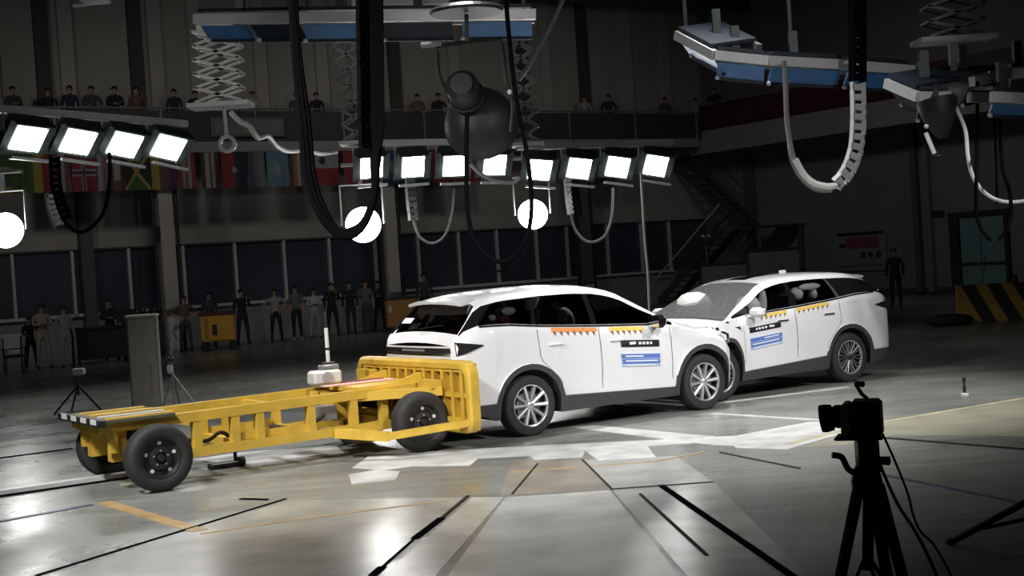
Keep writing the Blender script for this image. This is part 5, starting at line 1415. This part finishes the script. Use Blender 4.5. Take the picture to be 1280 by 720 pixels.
def cmat(n): return mat('cloth_' + n.replace(' ', '_'), CL[n], .85, 0, .1, 10, bump=.1)
for hm in HAIR.values(): hm.materials.append(hair_m)
def person(label, loc, rz, pose, shirt, trousers, h=1.70, long_sleeve=False, long_hair=False, shoes=None, group=None):
    o = bpy.data.objects.new('person', BODY[pose]); COL.objects.link(o); o.location = loc; o.rotation_euler = (0, 0, rz); k = h / 1.70; o.scale = (k, k, k)
    for i, m in enumerate((skin_m, cmat(shirt), cmat(trousers), shoes or shoe_d, cmat(shirt) if long_sleeve else skin_m, eye_m)):
        o.material_slots[i].link = 'OBJECT'; o.material_slots[i].material = m
    hr = bpy.data.objects.new('hair', HAIR[long_hair]); COL.objects.link(hr); hr.parent = o
    return tag(o, label, 'person', group)
def face(loc, tx=1.5, ty=17): return math.atan2(ty - loc.y, tx - loc.x) + math.pi / 2
FLOORP = [ # label, photo column, metres in front of the wall, pose, shirt, trousers, height, long sleeve, long hair, shoes
 ('person in pale beige clothes standing beside the white chair at far left', 52, 4.9, 'fold', 'beige', 'beige', 1.74, 1, 0, None),
 ('person with long dark hair in pale clothes second from the left', 80, 5.2, 'stand', 'pale grey', 'beige', 1.66, 1, 1, None),
 ('person in a dark suit at the dark equipment table', 137, 3.9, 'fold', 'black', 'black', 1.74, 1, 0, None),
 ('person crouched dark beside the pale figure at far left', 36, 4.1, 'lean', 'black', 'black', 1.42, 1, 0, None),
 ('person in dim brown clothes between the pillar and the yellow cart', 231, 3.0, 'hips', 'brown', 'dark grey', 1.66, 0, 0, None),
 ('person in grey behind the yellow cart', 263, 2.1, 'stand', 'dark grey', 'dark grey', 1.72, 1, 0, None),
 ('person in black standing right of the yellow cart', 303, 2.4, 'phone', 'black', 'navy', 1.74, 1, 0, None),
 ('person in a white short sleeved shirt with black trousers', 345, 2.4, 'hips', 'pale grey', 'black', 1.68, 0, 0, None),
 ('person in a green grey shirt and black trousers with white shoes', 371, 2.2, 'stand', 'green grey', 'black', 1.72, 0, 0, shoe_w),
 ('person in white top and pale trousers with an open front', 394, 2.4, 'fold', 'white', 'pale grey', 1.60, 1, 0, None),
 ('person in black behind the white target pole', 416, 2.2, 'phone', 'black', 'black', 1.74, 1, 0, None),
 ('person in a black jacket right of the target pole', 439, 2.1, 'stand', 'black', 'navy', 1.74, 1, 0, None),
 ('person in a grey shirt left of the brownish crate', 459, 2.0, 'stand', 'green grey', 'dark grey', 1.74, 0, 0, None),
 ('person in navy next to the brownish crate on its left', 475, 1.5, 'fold', 'navy', 'navy', 1.70, 1, 0, None),
 ('person in olive behind the brownish crate', 499, 1.3, 'lean', 'olive', 'dark grey', 1.76, 1, 0, None),
 ('person in dark grey beside the front car roof', 533, 1.5, 'stand', 'dark grey', 'black', 1.84, 1, 0, None)]
for lab, u, off, pose, sh, tr_, h, ls, lh, sho in FLOORP:
    p = on_b(u, off); person(lab, p, face(p), pose, sh, tr_, h, ls, lh, sho, 'people standing along the back wall')
p = on_r(1118, 6.6); person('lone person in black standing before the grey right wall by the notice board', p, face(p), 'stand', 'black', 'black', 1.72, True)
BALP = [10, 36, 80, 107, 134, 163, 190, 237, 263, 334, 389, 414, 470, 540, 566, 748, 778]
words = ['beige', 'dark grey', 'black', 'navy', 'dark grey', 'black', 'brown', 'navy', 'black', 'white', 'dark grey', 'black', 'navy', 'brown', 'black', 'pale grey', 'navy']
for k, u in enumerate(BALP):
    p = on_b(u, 1.45, 6.24)
    person('spectator in %s on the dark upper balcony, %s from the left' % (words[k], ORD[k]), p, face(p), ['lean', 'fold', 'phone', 'stand'][k % 4], words[k], 'dark grey', random.choice([1.66, 1.70, 1.75]), True, k % 5 == 2, None, 'spectators on the upper balcony')
for k, (u, c) in enumerate(((848, 'dark grey'), (887, 'pale grey'), (905, 'black'))):
    p = on_r(u if u > 895 else 905, .9 + .1 * k, 6.53) if u > 895 else on_b(u, 1.3, 6.24)
    person('spectator in %s at the balcony corner above the stairs' % c, p, face(p), ['fold', 'phone', 'lean'][k], c, 'dark grey', 1.7, True, False, None, 'spectators on the upper balcony')

# repeats of one kind carry one group phrase
for key, phrase in (('floodlight_bar', 'bars of floodlights hanging over the hall'), ('globe_lamp', 'round lamps hanging in yokes'), ('light_rig', 'blue panelled light rigs under the ceiling'), ('pantograph_hanger', 'scissor hangers under the ceiling'),
                    ('hanger_rod', 'thin rods holding the light rigs'), ('drag_chain', 'cable chains hanging from the rigs'), ('hanging_cable', 'loose cables hanging over the hall'), ('white_suv', 'white test cars in the collision'), ('crate_cart', 'crates on castors by the back wall'), ('cabinet', 'grey cabinets by the stairs'), ('tripod', 'black camera tripods on the floor')):
    for o in bpy.data.objects:
        if o.parent is None and o.name.split('.')[0] == key: o['group'] = phrase
